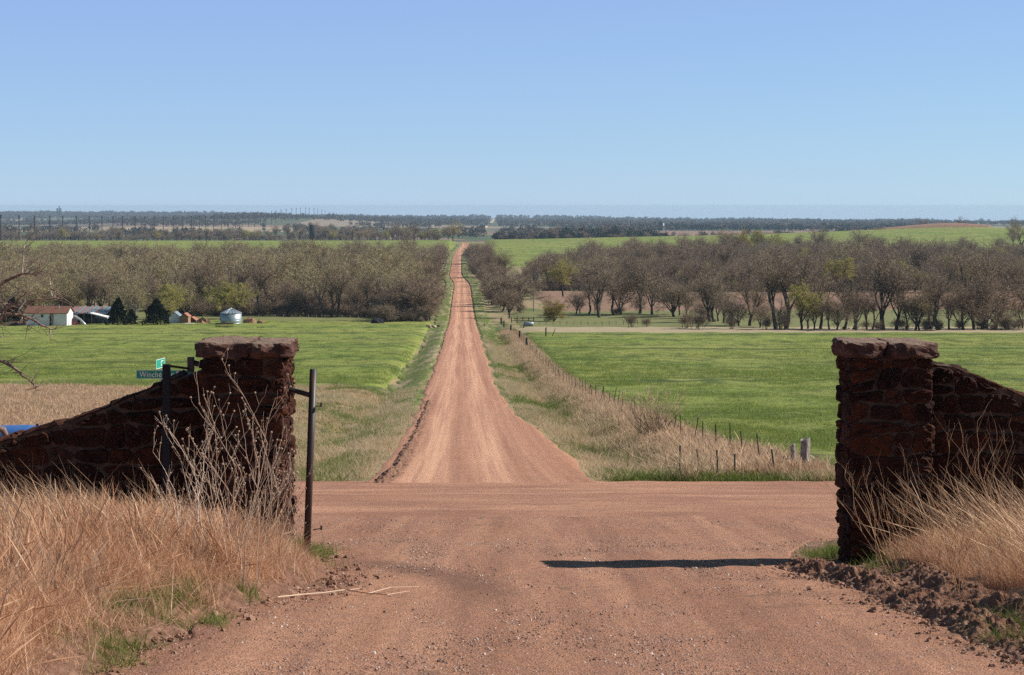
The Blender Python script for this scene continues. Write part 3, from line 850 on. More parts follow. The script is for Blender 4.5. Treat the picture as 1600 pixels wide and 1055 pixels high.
def gateway(side):
    left = side < 0
    x0, x1 = (gx(318), gx(441)) if left else (gx(1333), gx(1453))
    y0, y1 = D0, D0 + 0.80
    zt = gz(560); zb = float(prof(21)) - 0.45
    gate = thing('stone_gateway', ((x0 + x1) / 2, D0 + .46, zb), 'rough red stone gate pillar with sloping wing wall %s' % ('behind the tall dead weed' if left else 'beside the weathered fence corner posts'), 'gate pillar', 'stone gate pillars')
    gate.location = (0, 0, 0)
    # pillar core
    mb = MB(); mb.box(x0, x1, y0, y1, zb, zt - 0.005)
    pil = mb.build('pillar', M['mortar'], gate)
    h = zt - zb
    lay(rubble(-0.03, x1 - x0 + 0.03, 0, h, 11 + side), pil, 3 + side, (x0, y0, zb), (1, 0, 0), (0, 0, 1), (0, -1, 0))
    lay(rubble(-0.02, y1 - y0 + 0.02, 0, h, 21 + side), pil, 13 + side, (x1, y0, zb), (0, 1, 0), (0, 0, 1), (1, 0, 0))
    lay(rubble(-0.02, y1 - y0 + 0.02, 0, h, 31 + side), pil, 23 + side, (x0, y1, zb), (0, -1, 0), (0, 0, 1), (-1, 0, 0))
    # cap slabs
    c0, c1 = (gx(305), gx(455)) if left else (gx(1320), gx(1466))
    ct, cb_ = gz(534), gz(561)
    cap = MB(); cap.box(x0 + .02, x1 - .02, y0 + .02, y1 - .02, zt - .04, zt + .02)
    cap = cap.build('cap', M['mortar'], gate)
    cuts = [0, .44, 1.0] if not left else [0, .58, 1.0]
    for i in range(2):
        a = c0 + (c1 - c0) * cuts[i]; b = c0 + (c1 - c0) * cuts[i + 1]
        me = rough_block(5 * i + 3 + side, a - 0.004, b + 0.004, y0 - .09, y1 + .09, cb_ + .006 * i, ct - .008 * i, 0.055)
        obj('cap_stone', me, cap)
    # wing wall
    if left:
        tp = [(a_, b_ + 5) for a_, b_ in [(330, 572), (310, 577), (252, 596), (199, 619), (159, 637), (93, 660), (68, 668), (26, 679), (0, 689), (-60, 706), (-200, 730), (-420, 745)]]
        pts = sorted((gx(a), gz(b)) for a, b in tp)
    else:
        tp = [(1440, 571), (1453, 571), (1495, 575), (1545, 598), (1570, 609), (1595, 618), (1640, 638), (1720, 664), (1900, 690), (2050, 700)]
        pts = sorted((gx(a), gz(b)) for a, b in tp)
    xs = np.array([p[0] for p in pts]); zs = np.array([p[1] for p in pts])
    wx0, wx1 = (xs[0], x0 + .01) if left else (x1 - .01, xs[-1])
    yw0, yw1 = D0 + 0.16, D0 + 0.62
    zwb = zb - 0.35
    gx_ = np.linspace(wx0, wx1, 70); tz = np.interp(gx_, xs, zs)
    n = len(gx_)
    V = [(a, yw0, zwb) for a in gx_] + [(a, yw0, b) for a, b in zip(gx_, tz)] + [(a, yw1, b) for a, b in zip(gx_, tz)] + [(a, yw1, zwb) for a in gx_]
    f = []
    for k in range(3):
        for i in range(n - 1): f.append((k * n + i, k * n + i + 1, (k + 1) * n + i + 1, (k + 1) * n + i))
    f += [(0, n, 2 * n, 3 * n), (4 * n - 1, 3 * n - 1, 2 * n - 1, n - 1)]
    wall = obj('wing_wall', mesh('wing_wall', V, f, [M['mortar']]), gate)
    def top(u):
        x = u + wx0
        z = float(np.interp(x, xs, zs)); z2 = float(np.interp(x + .05, xs, zs)); z1 = float(np.interp(x - .05, xs, zs))
        return z - zwb - 0.012, (z2 - z1) / .1
    hi = float(tz.max()) - zwb
    lay(rubble(0, wx1 - wx0, 0, hi, 41 + side, top=top), wall, 33 + side, (wx0, yw0, zwb), (1, 0, 0), (0, 0, 1), (0, -1, 0))
    # flat coping stones along the top
    r = random.Random(5 + side); x = wx0 + .02
    while x < wx1 - 0.25:
        L_ = min(r.uniform(.25, .5), wx1 - x - .03)
        za = float(np.interp(x, xs, zs)); zc = float(np.interp(x + L_, xs, zs))
        Uv = Vector((L_, 0, zc - za)).normalized(); Nv = Vector((-Uv.z, 0, Uv.x))
        ll = math.hypot(L_, zc - za)
        me = stone_mesh([(0, -.02), (ll, -.02), (ll, .50), (0, .50)], 900 + int(x * 100), Vector((x, yw0 + .01, za)), Uv, Vector((0, 1, 0)), Nv, r.uniform(.012, .03))
        if me: obj('coping_stone', me, wall)
        x += L_
    return gate
gateway(-1); gateway(1)

# ------------------------------------------------------------------ old pipe gate posts
def P(px, py, d): return Vector(((px - CX) / F * d, d, (CY0 - py) / F * d))
gp = thing('gate_post', (0, 0, 0), 'dark rusty pipe post at the drive side of the left pillar', 'gate post')
mb = MB(); a = P(489.5, 577, 20.9); b = P(479.5, 862, 20.9)
mb.tube([a, a.lerp(b, .5), b], 0.036, 14); mb.build('post', M['rust'], gp, True)
mb = MB(); mb.tube([P(448, 607, 20.95), P(486, 618, 20.9)], 0.026, 8); mb.build('bracket', M['rust'], gp)
for py in (636, 828):
    mb = MB(); q = P(489, py, 20.9); mb.tube([q, q + Vector((.085, -.01, .015)), q + Vector((.09, -.01, .03))], .006, 6); mb.tube([q + Vector((.085, -.01, .0)), q + Vector((.088, -.01, .045))], .012, 6)
    mb.build('gate_pin', M['rust'], gp)
gp = thing('hinge_frame', (0, 0, 0), 'black metal gate hinge frame standing against the left wing wall', 'gate post')
mb = MB(); a = P(260.5, 569, 20.55); b = P(256, 860, 20.55); mb.box(a.x - .036, a.x + .036, 20.5, 20.57, b.z, a.z); mb.build('upright', M['dark'], gp)
mb = MB(); mb.tube([P(262, 571.5, 20.54), P(297, 576.5, 20.8)], .013, 6); mb.build('top_bar', M['rust'], gp)
mb = MB(); a = P(298, 558, 20.8); b = P(298, 582, 20.8); mb.box(a.x - .032, a.x + .032, 20.78, 20.84, b.z, a.z); mb.build('stub_post', M['rust'], gp)
mb = MB(); mb.tube([P(300, 566, 20.82), P(320, 572, 20.85)], .028, 8); mb.build('bracket', M['rust'], gp)

# ------------------------------------------------------------------ street sign
sd = 50.0
sg = thing('street_sign', (0, 0, 0), 'green street name sign reading Winchester Dr behind the left wing wall', 'street sign')
c = P(252, 585, sd); sw, sh = 1.24, 0.215
mb = MB(); mb.tube([(c.x, sd + .03, float(prof(sd)) - .3), (c.x, sd + .03, c.z + .12)], .03, 10); mb.build('post', M['galv'], sg)
ang = R(0)
mb = MB(); xl = P(213, 585, sd).x; mb.box(xl, xl + 1.36, sd - .03, sd - .022, c.z - sh / 2, c.z + sh / 2); bl = mb.build('name_blade', M['signgreen'], sg)
mb = MB()
for z in (c.z - sh / 2 + .006, c.z + sh / 2 - .006): mb.box(xl + .004, xl + 1.356, sd - .034, sd - .0305, z - .004, z + .004)
mb.box(xl + .002, xl + .010, sd - .034, sd - .0305, c.z - sh / 2 + .011, c.z + sh / 2 - .011); mb.build('border', M['signwhite'], bl)
fc = bpy.data.curves.new('lettering', 'FONT'); fc.body = 'Winchester Dr'; fc.size = 0.195; fc.extrude = 0.002; fc.space_character = 1.12
fc.materials.append(M['signwhite'])
def text_mesh(fc):
    tmp = bpy.data.objects.new('lettering', fc); COL.objects.link(tmp); bpy.context.view_layer.update()
    me = bpy.data.meshes.new_from_object(tmp.evaluated_get(bpy.context.evaluated_depsgraph_get())); bpy.data.objects.remove(tmp); return me
fo = obj('lettering', text_mesh(fc), bl, (xl + .085, sd - .036, c.z - .063), (R(90), 0, 0), (0.80, 1, 1))
# cross blade above, seen almost edge on
mb = MB(); t = P(250.5, 568, sd)
rz = R(83.5)
M1 = Matrix.Translation((t.x, sd, t.z)) @ Matrix.Rotation(rz, 4, 'Z')
mb.box(-.38, .38, -.004, .004, -.115, .115); b2 = mb.build('name_blade', M['signteal'], sg); b2.matrix_local = M1
mb = MB()
for z in (-.108, .108): mb.box(-.376, .376, -.008, -.0045, z - .005, z + .005)
for x in (-.372, .372): mb.box(x - .008, x + .008, -.008, -.0045, -.1, .1)
mb.build('border', M['signwhite'], b2)
fc2 = bpy.data.curves.new('lettering', 'FONT'); fc2.body = 'C'; fc2.size = 0.2; fc2.extrude = .002; fc2.materials.append(M['signwhite'])
obj('lettering', text_mesh(fc2), b2, (.0, -.008, -.07), (R(90), 0, 0), (1.7, 1, 1))

# ------------------------------------------------------------------ blue tank behind the left wall
td = 58.0
tk = thing('blue_tank', (0, 0, 0), 'blue horizontal tank showing above the low end of the left wall', 'tank')
a = P(-260, 692, td); b = P(64, 683, td); rad = 0.36
mb = MB(); ax = (b - a).normalized()
mb.tube([a, a + ax * .06, a + ax * .25, b - ax * .4, b - ax * .12, b], [rad * .5, rad * .8, rad, rad, rad * .9, rad * .62], 28); mb.build('shell', M['bluetank'], tk, True)
mb = MB(); q = b - ax * .1 + Vector((.0, 0, rad * .8)); mb.lathe([(.07, -.1), (.07, .03), (.04, .05), (.04, .09)], 10, q); mb.box(q.x - .11, q.x - .03, q.y - .04, q.y + .04, q.z - .04, q.z + .025); mb.build('valve', M['navy'], tk)
for k in (-3.4, -1.0):
    mb = MB(); zz = float(prof(td)); cx_ = b.x + k; cz = a.z + (cx_ - a.x) / (b.x - a.x) * (b.z - a.z)
    mb.box(cx_ - .08, cx_ + .08, td - .3, td + .3, zz - .3, cz - .2); mb.build('saddle', M['rustbin'], tk)
rp = thing('rusty_elbow', (0, 0, 0), 'small rusty pipe elbow in front of the blue tank', 'pipe')
mb = MB(); e = [P(-30, 668, 30), P(-6, 668, 30), P(5, 672, 30), P(9, 681, 30), P(5, 689, 30), P(4, 760, 30), P(4, 900, 30)]; mb.tube(e, [.045, .045, .05, .05, .045, .04, .04], 10); mb.build('pipe', M['deadwood'], rp, True)

# ------------------------------------------------------------------ dirt windrows, clods and gravel
def windrow(name, label, path, w, h, seed, steep=1.0, amp=0.5, mat='clod', n=260, m=26, skew=0.0):
    path = [Vector((p[0], p[1], 0)) for p in path]
    L_ = [0]
    for a, b in zip(path, path[1:]): L_.append(L_[-1] + (b - a).length)
    s = np.linspace(0, L_[-1], n)
    X = np.interp(s, L_, [p.x for p in path]); Y = np.interp(s, L_, [p.y for p in path])
    k = 9; ker = np.ones(k) / k
    Xs = np.convolve(np.pad(X, k // 2, 'edge'), ker, 'valid'); Ys = np.convolve(np.pad(Y, k // 2, 'edge'), ker, 'valid')
    tx, ty = np.gradient(Xs), np.gradient(Ys); l = np.hypot(tx, ty); nx, ny = -ty / l, tx / l
    t = np.linspace(-1, 1, m)
    wn = w * (0.85 + 0.5 * vnoise(s * 1.3, s * 0, seed))
    PX = Xs[:, None] + nx[:, None] * t[None] * wn[:, None] / 2; PY = Ys[:, None] + ny[:, None] * t[None] * wn[:, None] / 2
    tt = np.clip(t + skew * (1 - t * t), -1, 1)
    prof_ = (1 - np.abs(tt) ** (1.6 / steep)) ** 1.0
    ends = sstep(0, .35, s) * sstep(0, .35, L_[-1] - s)
    hh = h * (0.75 + 0.7 * vnoise(s * 2.1, s * 0 + 3, seed + 1)) * ends
    Zr = hh[:, None] * prof_[None] + amp * h * (fbm(PX * 7, PY * 7, seed + 2, 3) + .55 * fbm(PX * 30, PY * 30, seed + 6, 4)) * (prof_[None] ** .5) * ends[:, None]
    Z = H(PX, PY) + 0.0 + Zr - 0.03 * (np.abs(t)[None] > .97)
    idx = np.arange(n * m).reshape(n, m)
    f = np.stack([idx[:-1, :-1], idx[:-1, 1:], idx[1:, 1:], idx[1:, :-1]], -1).reshape(-1, 4)
    o = obj(name, mesh(name, np.stack([PX, PY, Z], -1), f, [M[mat]], False))
    return struct(o, label, 'stuff')
wpath = [G(1195, 884), G(1230, 887), G(1290, 903), G(1370, 929), G(1450, 962), G(1520, 994), G(1600, 1024), G(1680, 1050), (4.4, 12.5), (4.5, 9)]
windrow('dirt_ridge', 'ridge of clumpy graded earth along the right edge of the drive', [(x + .12, y) for x, y in wpath], 0.60, 0.10, 71, 1.3, 1.0, n=640, m=56)
windrow('dirt_ridge', 'second low earth ridge below the right dry grass', [(x + .62 + .2 * max(0, y - 18), y + .1) for x, y in wpath[1:]], 0.5, 0.075, 81, 1.2, 1.0, n=560, m=44)
windrow('dirt_ridge', 'crumbled earth bank along the left edge of the drive', [(float(drive_l(y)) - .22, y) for y in np.linspace(8, 21.6, 18)], 0.55, 0.06, 91, 1.2, 1.0, n=300, m=26)
bp = [G(585, 757), G(612, 735), G(634, 700), G(649, 672), G(660, 648), G(667, 628)]
windrow('dirt_ridge', 'dark eroded earth bank at the left edge of the far road', [(x + .30, y) for x, y in bp], 0.95, 0.15, 101, 1.2, .9, n=300, m=30, skew=-.45)
rp_ = [G(925, 735), G(905, 712), G(878, 690), G(845, 668), G(815, 652)]
windrow('dirt_ridge', 'low earth shoulder at the right edge of the far road', [(x + .5, y) for x, y in rp_], 0.8, 0.14, 111, 1.2, .6, n=200, m=20, skew=.3)

def pebble(seed, mat, rough_=0.25, flat=.65):
    import bmesh
    bm = bmesh.new(); bmesh.ops.create_icosphere(bm, subdivisions=2 if rough_ > .3 else 1, radius=1); r = random.Random(seed)
    for v in bm.verts:
        v.co *= 1 + r.uniform(-rough_, rough_); v.co.z *= flat
    me = bpy.data.meshes.new('pebble'); bm.to_mesh(me); bm.free(); me.materials.append(mat); return me
PEB = proto_collection('pebbles', [pebble(i, M['gravel']) for i in range(5)])
CLD = proto_collection('clods', [pebble(50 + i, M['clodstone'], .35, .8) for i in range(5)])
n = 60000
y = rng.uniform(10.5, 31, n) ; u = rng.uniform(0, 1, n)
l, r_ = np.maximum(drive_l(y), -.27 * y), np.minimum(drive_r(y) + .2, .27 * y)
x = l + (r_ - l) * u
dens = fbm(x * 1.1, y * .5, 77, 3) + 0.35 * np.exp(-(r_ - x) / .8) + 0.22 * np.exp(-(x - l) / .8)
k = dens > rng.uniform(-.35, .45, n)
x, y = x[k], y[k]
s_ = rng.lognormal(0, .4, len(x))
scatter_on('gravel', 'loose gravel scattered over the red drive', x, y, PEB, 5, .0032, .0062, .5, .012, sy=np.clip(s_, .4, 2.6))
cx_ = []; cy_ = []
for pth, wd, nn in ((wpath, .55, 6000), ([(float(drive_l(y)) - .15, y) for y in np.linspace(8, 21.6, 18)], .5, 3000), (bp, 1.0, 500), (rp_, .8, 150)):
    q = np.array(pth); L_ = np.concatenate([[0], np.cumsum(np.hypot(*np.diff(q, axis=0).T))])
    s = rng.uniform(0, L_[-1], nn)
    cx_.append(np.interp(s, L_, q[:, 0]) + rng.normal(.12, wd * .45, nn)); cy_.append(np.interp(s, L_, q[:, 1]) + rng.normal(0, wd * .5, nn))
cx_, cy_ = np.concatenate(cx_), np.concatenate(cy_)
big = np.clip(rng.lognormal(0, .55, len(cx_)), .4, 3.2) * np.where(cy_ > 40, 1.6, 1)
scatter_on('clods', 'crumbs and clods of red earth along the drive edges', cx_, cy_, CLD, 5, .004, .013, .6, .006, sy=big)

# fallen twig on the drive
st = thing('fallen_stick', (0, 0, 0), 'thin pale stick lying across the drive by the dead weed', 'stick')
def on_ground(px, py, dz=.03):
    x, y = G(px, py); return Vector((x, y, float(H(x, y)) + dz))
mb = MB(); mb.tube([on_ground(433, 939), on_ground(470, 935), on_ground(505, 932), on_ground(540, 929, .04), on_ground(575, 933), on_ground(610, 927, .05), on_ground(655, 922)], [.008, .008, .007, .006, .005, .004, .002], 6)
mb.tube([on_ground(575, 933), on_ground(605, 935), on_ground(640, 929)], [.005, .004, .002], 5); mb.tube([on_ground(540, 929), on_ground(565, 924)], [.005, .002], 5)
mb.build('twig', M['weed'], st)

# ------------------------------------------------------------------ grass
LEAN = (-0.20, 0.0)
M['straw'] = veg('tan_straw', [(0.48, 0.28, 0.155), (0.62, 0.40, 0.24), (0.70, 0.50, 0.33), (0.54, 0.33, 0.19)], 0.2)
DRY = proto_collection('dry_tufts', [clump(100 + i, 52, .22, .62, .10, LEAN, .0032, M['drygrass'], 4, .22, .24, .45) for i in range(7)])
SHORTDRY = proto_collection('short_dry_tufts', [clump(140 + i, 45, .12, .38, .10, (-.1, 0), .003, M['drygrass'], 3, 0, .6, .5) for i in range(4)])
STRAW = proto_collection('straw_tufts', [clump(170 + i, 7, .45, .95, .06, (-.26, 0), .0020, M['straw'], 5, .30, .22, .5) for i in range(5)])
GREEN = proto_collection('green_tufts', [clump(200 + i, 40, .06, .20, .07, (0, 0), .004, M['greengrass'], 3, 0, .5, .5) for i in range(4)])

def region(n, y0, y1, lo, hi):
    y = rng.uniform(y0, y1, n); a, b = lo(y), hi(y)
    return a + (b - a) * rng.uniform(0, 1, n), y
# left of the drive, in front of the wall
x, y = region(15000, 8.5, 20.35, lambda y: -.28 * y - .6, lambda y: drive_l(y) - .12)
e = drive_l(y) - x
k = rng.uniform(0, 1, len(x)) < sstep(0.35, 1.15, e + .45 * fbm(x * 1.3, y * .8, 88, 2)) * (0.55 + .45 * sstep(-.25, .15, fbm(x * .9, y * .9, 66, 3)))
x, y, e = x[k], y[k], e[k]
hs = .48 + .38 * sstep(.2, 1.6, e) + .22 * fbm(x * .8, y * .8, 67, 2)
scatter_on('dry_grass', 'tall reddish dry grass filling the ground left of the drive', x, y, DRY, 7, .6, 1.15, .16, 0, False, sy=hs)
k = rng.uniform(0, 1, len(x)) < .30
scatter_on('dry_grass', 'flattened matted stems among the left dry grass', x[k], y[k], DRY, 7, .5, .95, .75, .02, True)
x, y = region(5200, 8.5, 20.4, lambda y: drive_l(y) - 2.6, lambda y: drive_l(y) - .15)
k = rng.uniform(0, 1, len(x)) < .12 + .88 * sstep(.3, 1.0, drive_l(y) - x + .5 * fbm(x * 1.3, y * .8, 88, 2)); x, y = x[k], y[k]
scatter_on('dry_grass', 'short matted dry grass on the left bank', x, y, SHORTDRY, 4, .5, 1.0, .2)
# right of the drive
x, y = region(4200, 10, 20.5, lambda y: drive_r(y) + 1.0 + .12 * np.maximum(0, 17 - y), lambda y: .28 * y + 1.0)
k = (x > 3.25) & (rng.uniform(0, 1, len(x)) < .35 + .65 * sstep(-.2, .2, fbm(x, y, 68, 3)))
x, y = x[k], y[k]
hr = .50 + .35 * sstep(.2, 1.5, x - drive_r(y) - 1)
scatter_on('dry_grass', 'dry grass heaped at the foot of the right pillar and wall', x, y, DRY, 7, .7, 1.0, .14, 0, False, sy=hr)
x, y = region(520, 13, 20.4, lambda y: np.maximum(drive_r(y) + 1.2, 3.5), lambda y: .28 * y + .6)
scatter_on('straw_stalks', 'tall pale straw stalks leaning in front of the right wall', x, y, STRAW, 5, .72, 1.02, .12, 0, False)
x, y = region(500, 14, 20.4, lambda y: -.28 * y, lambda y: drive_l(y) - 1.2)
scatter_on('straw_stalks', 'taller straw stalks standing out of the left dry grass', x, y, STRAW, 5, .7, 1.0, .1, 0, False)
M['greyweed'] = veg('grey_dead_forb', [(0.20, 0.13, 0.09), (0.34, 0.24, 0.17), (0.46, 0.35, 0.26)], 0.1)
FORB = proto_collection('dead_forbs', [clump(190 + i, 9, .25, .6, .05, (-.1, 0), .0018, M['greyweed'], 4, .5, .42, .2) for i in range(5)])
x, y = region(300, 13, 20.3, lambda y: -.28 * y, lambda y: drive_l(y) - .5)
scatter_on('dead_forbs', 'grey brown dead forbs dotted through the left dry grass', x, y, FORB, 5, .6, 1.05, .2)
x, y = region(110, 13, 20.4, lambda y: np.maximum(drive_r(y) + 1.1, 3.4), lambda y: .28 * y + .5)
scatter_on('dead_forbs', 'grey brown dead forbs dotted through the right dry grass', x, y, FORB, 5, .6, 1.1, .2)
# green tufts at the edges
gxs = []; gys = []
for (px, py, nn, sp) in ((480, 868, 90, .16), (455, 885, 40, .15), (278, 962, 34, .10), (215, 985, 40, .12), (330, 978, 12, .06), (150, 1030, 40, .15), (1300, 868, 60, .12), (1400, 890, 25, .2), (1560, 985, 30, .15), (1590, 1005, 25, .12), (365, 945, 20, .08)):
    a, b = G(px, py); gxs.append(rng.normal(a, sp, nn)); gys.append(rng.normal(b, sp * 2.2, nn))
scatter_on('green_tufts', 'small green grass tufts along the drive edges', np.concatenate(gxs), np.concatenate(gys), GREEN, 4, .45, 1.0, .2)
# verges beyond the crossing
VP = proto_collection('verge_tufts', [clump(230 + i, 30, .15, .42, .20, (-.12, 0), .008, M['palegrass'], 2, 0, .5, .5) for i in range(4)])
VG = proto_collection('verge_green_tufts', [clump(240 + i, 26, .08, .26, .20, (0, 0), .011, M['greengrass'], 2, 0, .6, .5) for i in range(4)])
PK = proto_collection('pink_tufts', [clump(250 + i, 26, .18, .46, .24, (-.12, 0), .009, M['pinkgrass'], 3, .15, .4, .5) for i in range(4)])
def verge(nm, lab, n, y0, y1, lo, hi, coll, smin, smax, thr, sd, pw=1.0):
    y = y0 + (y1 - y0) * rng.uniform(0, 1, n) ** pw
    a, b = lo(y), hi(y); x = a + (b - a) * rng.uniform(0, 1, n)
    k = fbm(x * .16, y * .07, 99, 4) * sd > thr + rng.uniform(-.12, .12, n)
    x, y = x[k], y[k]
    return scatter_on(nm, lab, x, y, coll, 4, smin, smax, .15)
llo = lambda y: np.maximum(-.29 * y, road_l(y) - 46); lhi = lambda y: road_l(y) - .5
verge('verge_grass', 'matted dry grass on the left roadside beyond the crossing', 17000, 56, 175, llo, lhi, VP, .6, 1.15, -.15, -1)
verge('verge_grass', 'green grass patches on the left roadside beyond the crossing', 16000, 56, 175, llo, lhi, VG, .6, 1.2, -.04, 1)
rlo = lambda y: road_r(y) + .5; rhi = lambda y: fence_x(y) + 1.6
verge('verge_grass', 'matted dry grass between the right fence and the road', 12000, 56, 330, rlo, rhi, VP, .7, 1.3, -.12, -1, 1.5)
verge('verge_grass', 'green grass patches between the right fence and the road', 15000, 56, 400, rlo, rhi, VG, .7, 1.4, -.08, 1, 1.5)
y = 57 + 330 * rng.uniform(0, 1, 9000) ** 1.6; x = fence_x(y) + rng.normal(-.2, .75, len(y))
scatter_on('fence_grass', 'tall pinkish dead grass along the right wire fence', x, y, PK, 4, .6, 1.15, .15, sy=1 + .55 * (1 - sstep(70, 150, y)) * rng.uniform(0, 1, len(y)))
for sgn, ed, lab_ in ((-1, road_l, 'left'), (1, road_r, 'right')):
    y = rng.uniform(56, 125, 1700); x = ed(y) + sgn * (.15 + np.abs(rng.normal(0, 1.5, len(y))))
    scatter_on('verge_grass', 'short dead grass fringing the %s road edge' % lab_, x, y, VP, 4, .3, .85, .2)
y = rng.uniform(55.9, 58.4, 900); x = rng.uniform(4.5, 17, 900)
scatter_on('verge_grass', 'green grass edge along the far side of the crossing', x, y, VG, 4, .7, 1.2, .15)
x, y = region(16000, 74, 160, lambda y: -.29 * y, lambda y: -9 - .085 * y + 3 * vnoise(y / 8, y * 0, 4))
scatter_on('meadow_grass', 'pink tan dead grass strip behind the left wall', x, y, PK, 4, .7, 1.2, .15)
# wheat
WH = proto_collection('wheat_tufts', [clump(260 + i, 34, .12, .30, .20, (-.1, 0), .009, M['wheatblade'], 2, 0, .45, .5) for i in range(5)])
x, y = region(26000, 60, 170, lambda y: fence_x(y) + 1.8, lambda y: .285 * y + 2)
k = fbm(x * .22, y * .10, 123, 4) > rng.uniform(-.30, .22, len(x))
scatter_on('wheat_plants', 'clumps of young wheat standing in the right field', x[k], y[k], WH, 5, .6, 1.35, .12, .05)
x, y = region(26000, 170, 330, lambda y: fence_x(y) + 1.8, lambda y: .28 * y)
k = fbm(x * .12, y * .05, 124, 4) > rng.uniform(-.3, .35, len(x))
scatter_on('wheat_plants', 'further clumps of young wheat in the right field', x[k], y[k], WH, 5, .9, 1.7, .12, .1)
x, y = region(26000, 160, 330, lambda y: -.28 * y, lambda y: road_l(y) - 4 - 22 * (1 - sstep(158, 185, y)))
k = fbm(x * .12, y * .05, 125, 4) > rng.uniform(-.4, .3, len(x))
scatter_on('wheat_plants', 'clumps of young wheat in the left field', x[k], y[k], WH, 5, .8, 1.5, .12, .1)

# ------------------------------------------------------------------ tall dead weed with seed heads
def weed_stalks(seed, base, n, h, fan, heads=True, r0=.0055, up=.35):
    r = random.Random(seed); mb = MB(); sd_ = MB()
    def stalk(p, d, L_, rad, lev):
        pts = [p]; q = p; dd = d
        for k in range(4):
            dd = (dd + Vector((r.uniform(-.2, .2), r.uniform(-.2, .2), up * .25))).normalized(); q = q + dd * (L_ / 4); pts.append(q)
            if lev < 3 and (k >= 1 or lev > 0) and r.random() < (.72 if lev < 2 else .5):
                sd2 = Vector((r.choice((-1, 1)) * r.uniform(.35, .8), r.uniform(-.5, .5), r.uniform(.1, .5)))
                stalk(q, (dd + sd2).normalized(), L_ * r.uniform(.35, .55), rad * .62, lev + 1)
        mb.tube(pts, [rad, rad * .9, rad * .8, rad * .7, rad * .5], 5, False)
        if heads and lev >= 1 and r.random() < .5: sd_.lathe([(.002, -.007), (.008, -.002), (.009, .003), (.005, .009)], 6, pts[-1])
    for i in range(n):
        b = base + Vector((r.gauss(0, .09), r.gauss(0, .10), -.05))
        b.z = float(H(b.x, b.y)) - .05
        stalk(b, Vector((r.gauss(fan, .15), r.gauss(0, .15), 1)).normalized(), h * r.uniform(.55, 1), r0 * r.uniform(.7, 1.2), 0)
    return mb, sd_
def weed(label, px, py, n, h, fan, seed, heads=True, r0=.0048, group=None):
    x, y = G(px, py); t_ = thing('dead_weed', (0, 0, 0), label, 'weed', group)
    mb, sd_ = weed_stalks(seed, Vector((x, y, float(H(x, y)))), n, h, fan, heads, r0)
    mb.build('stalks', M['weed' if heads else 'straw'], t_)
    if heads: sd_.build('seed_heads', M['seed'], t_)['kind'] = 'stuff'
    return t_
weed('tall branching dead weed with small round seed heads before the left pillar', 366, 938, 14, 1.28, -.07, 4)
weed('second dead weed clump leaning between the tall weed and the gate post', 425, 915, 9, .92, .05, 8)
weed('thin dead weed rising from the dry grass before the left wing wall', 315, 930, 6, .95, -.16, 12)
weed('dead brushy stems standing in the right dry grass', 1500, 945, 10, .95, .0, 15, False, .003)
weed('dead brushy stems at the far right edge of the dry grass', 1575, 930, 9, 1.1, -.05, 18, False, .003)
weed('pale leaning dead stalks before the right pillar', 1400, 905, 9, 1.05, -.38, 21, False, .0033)
br = thing('broken_stalk', (0, 0, 0), 'dark broken stalk slanting across the dead weed', 'stick')
mb = MB(); mb.tube([P(268, 876, 17.6), P(310, 868, 17.6), P(350, 861, 17.6), P(388, 858, 17.7)], [.006, .009, .011, .008], 6); mb.build('stalk', M['deadwood'], br)

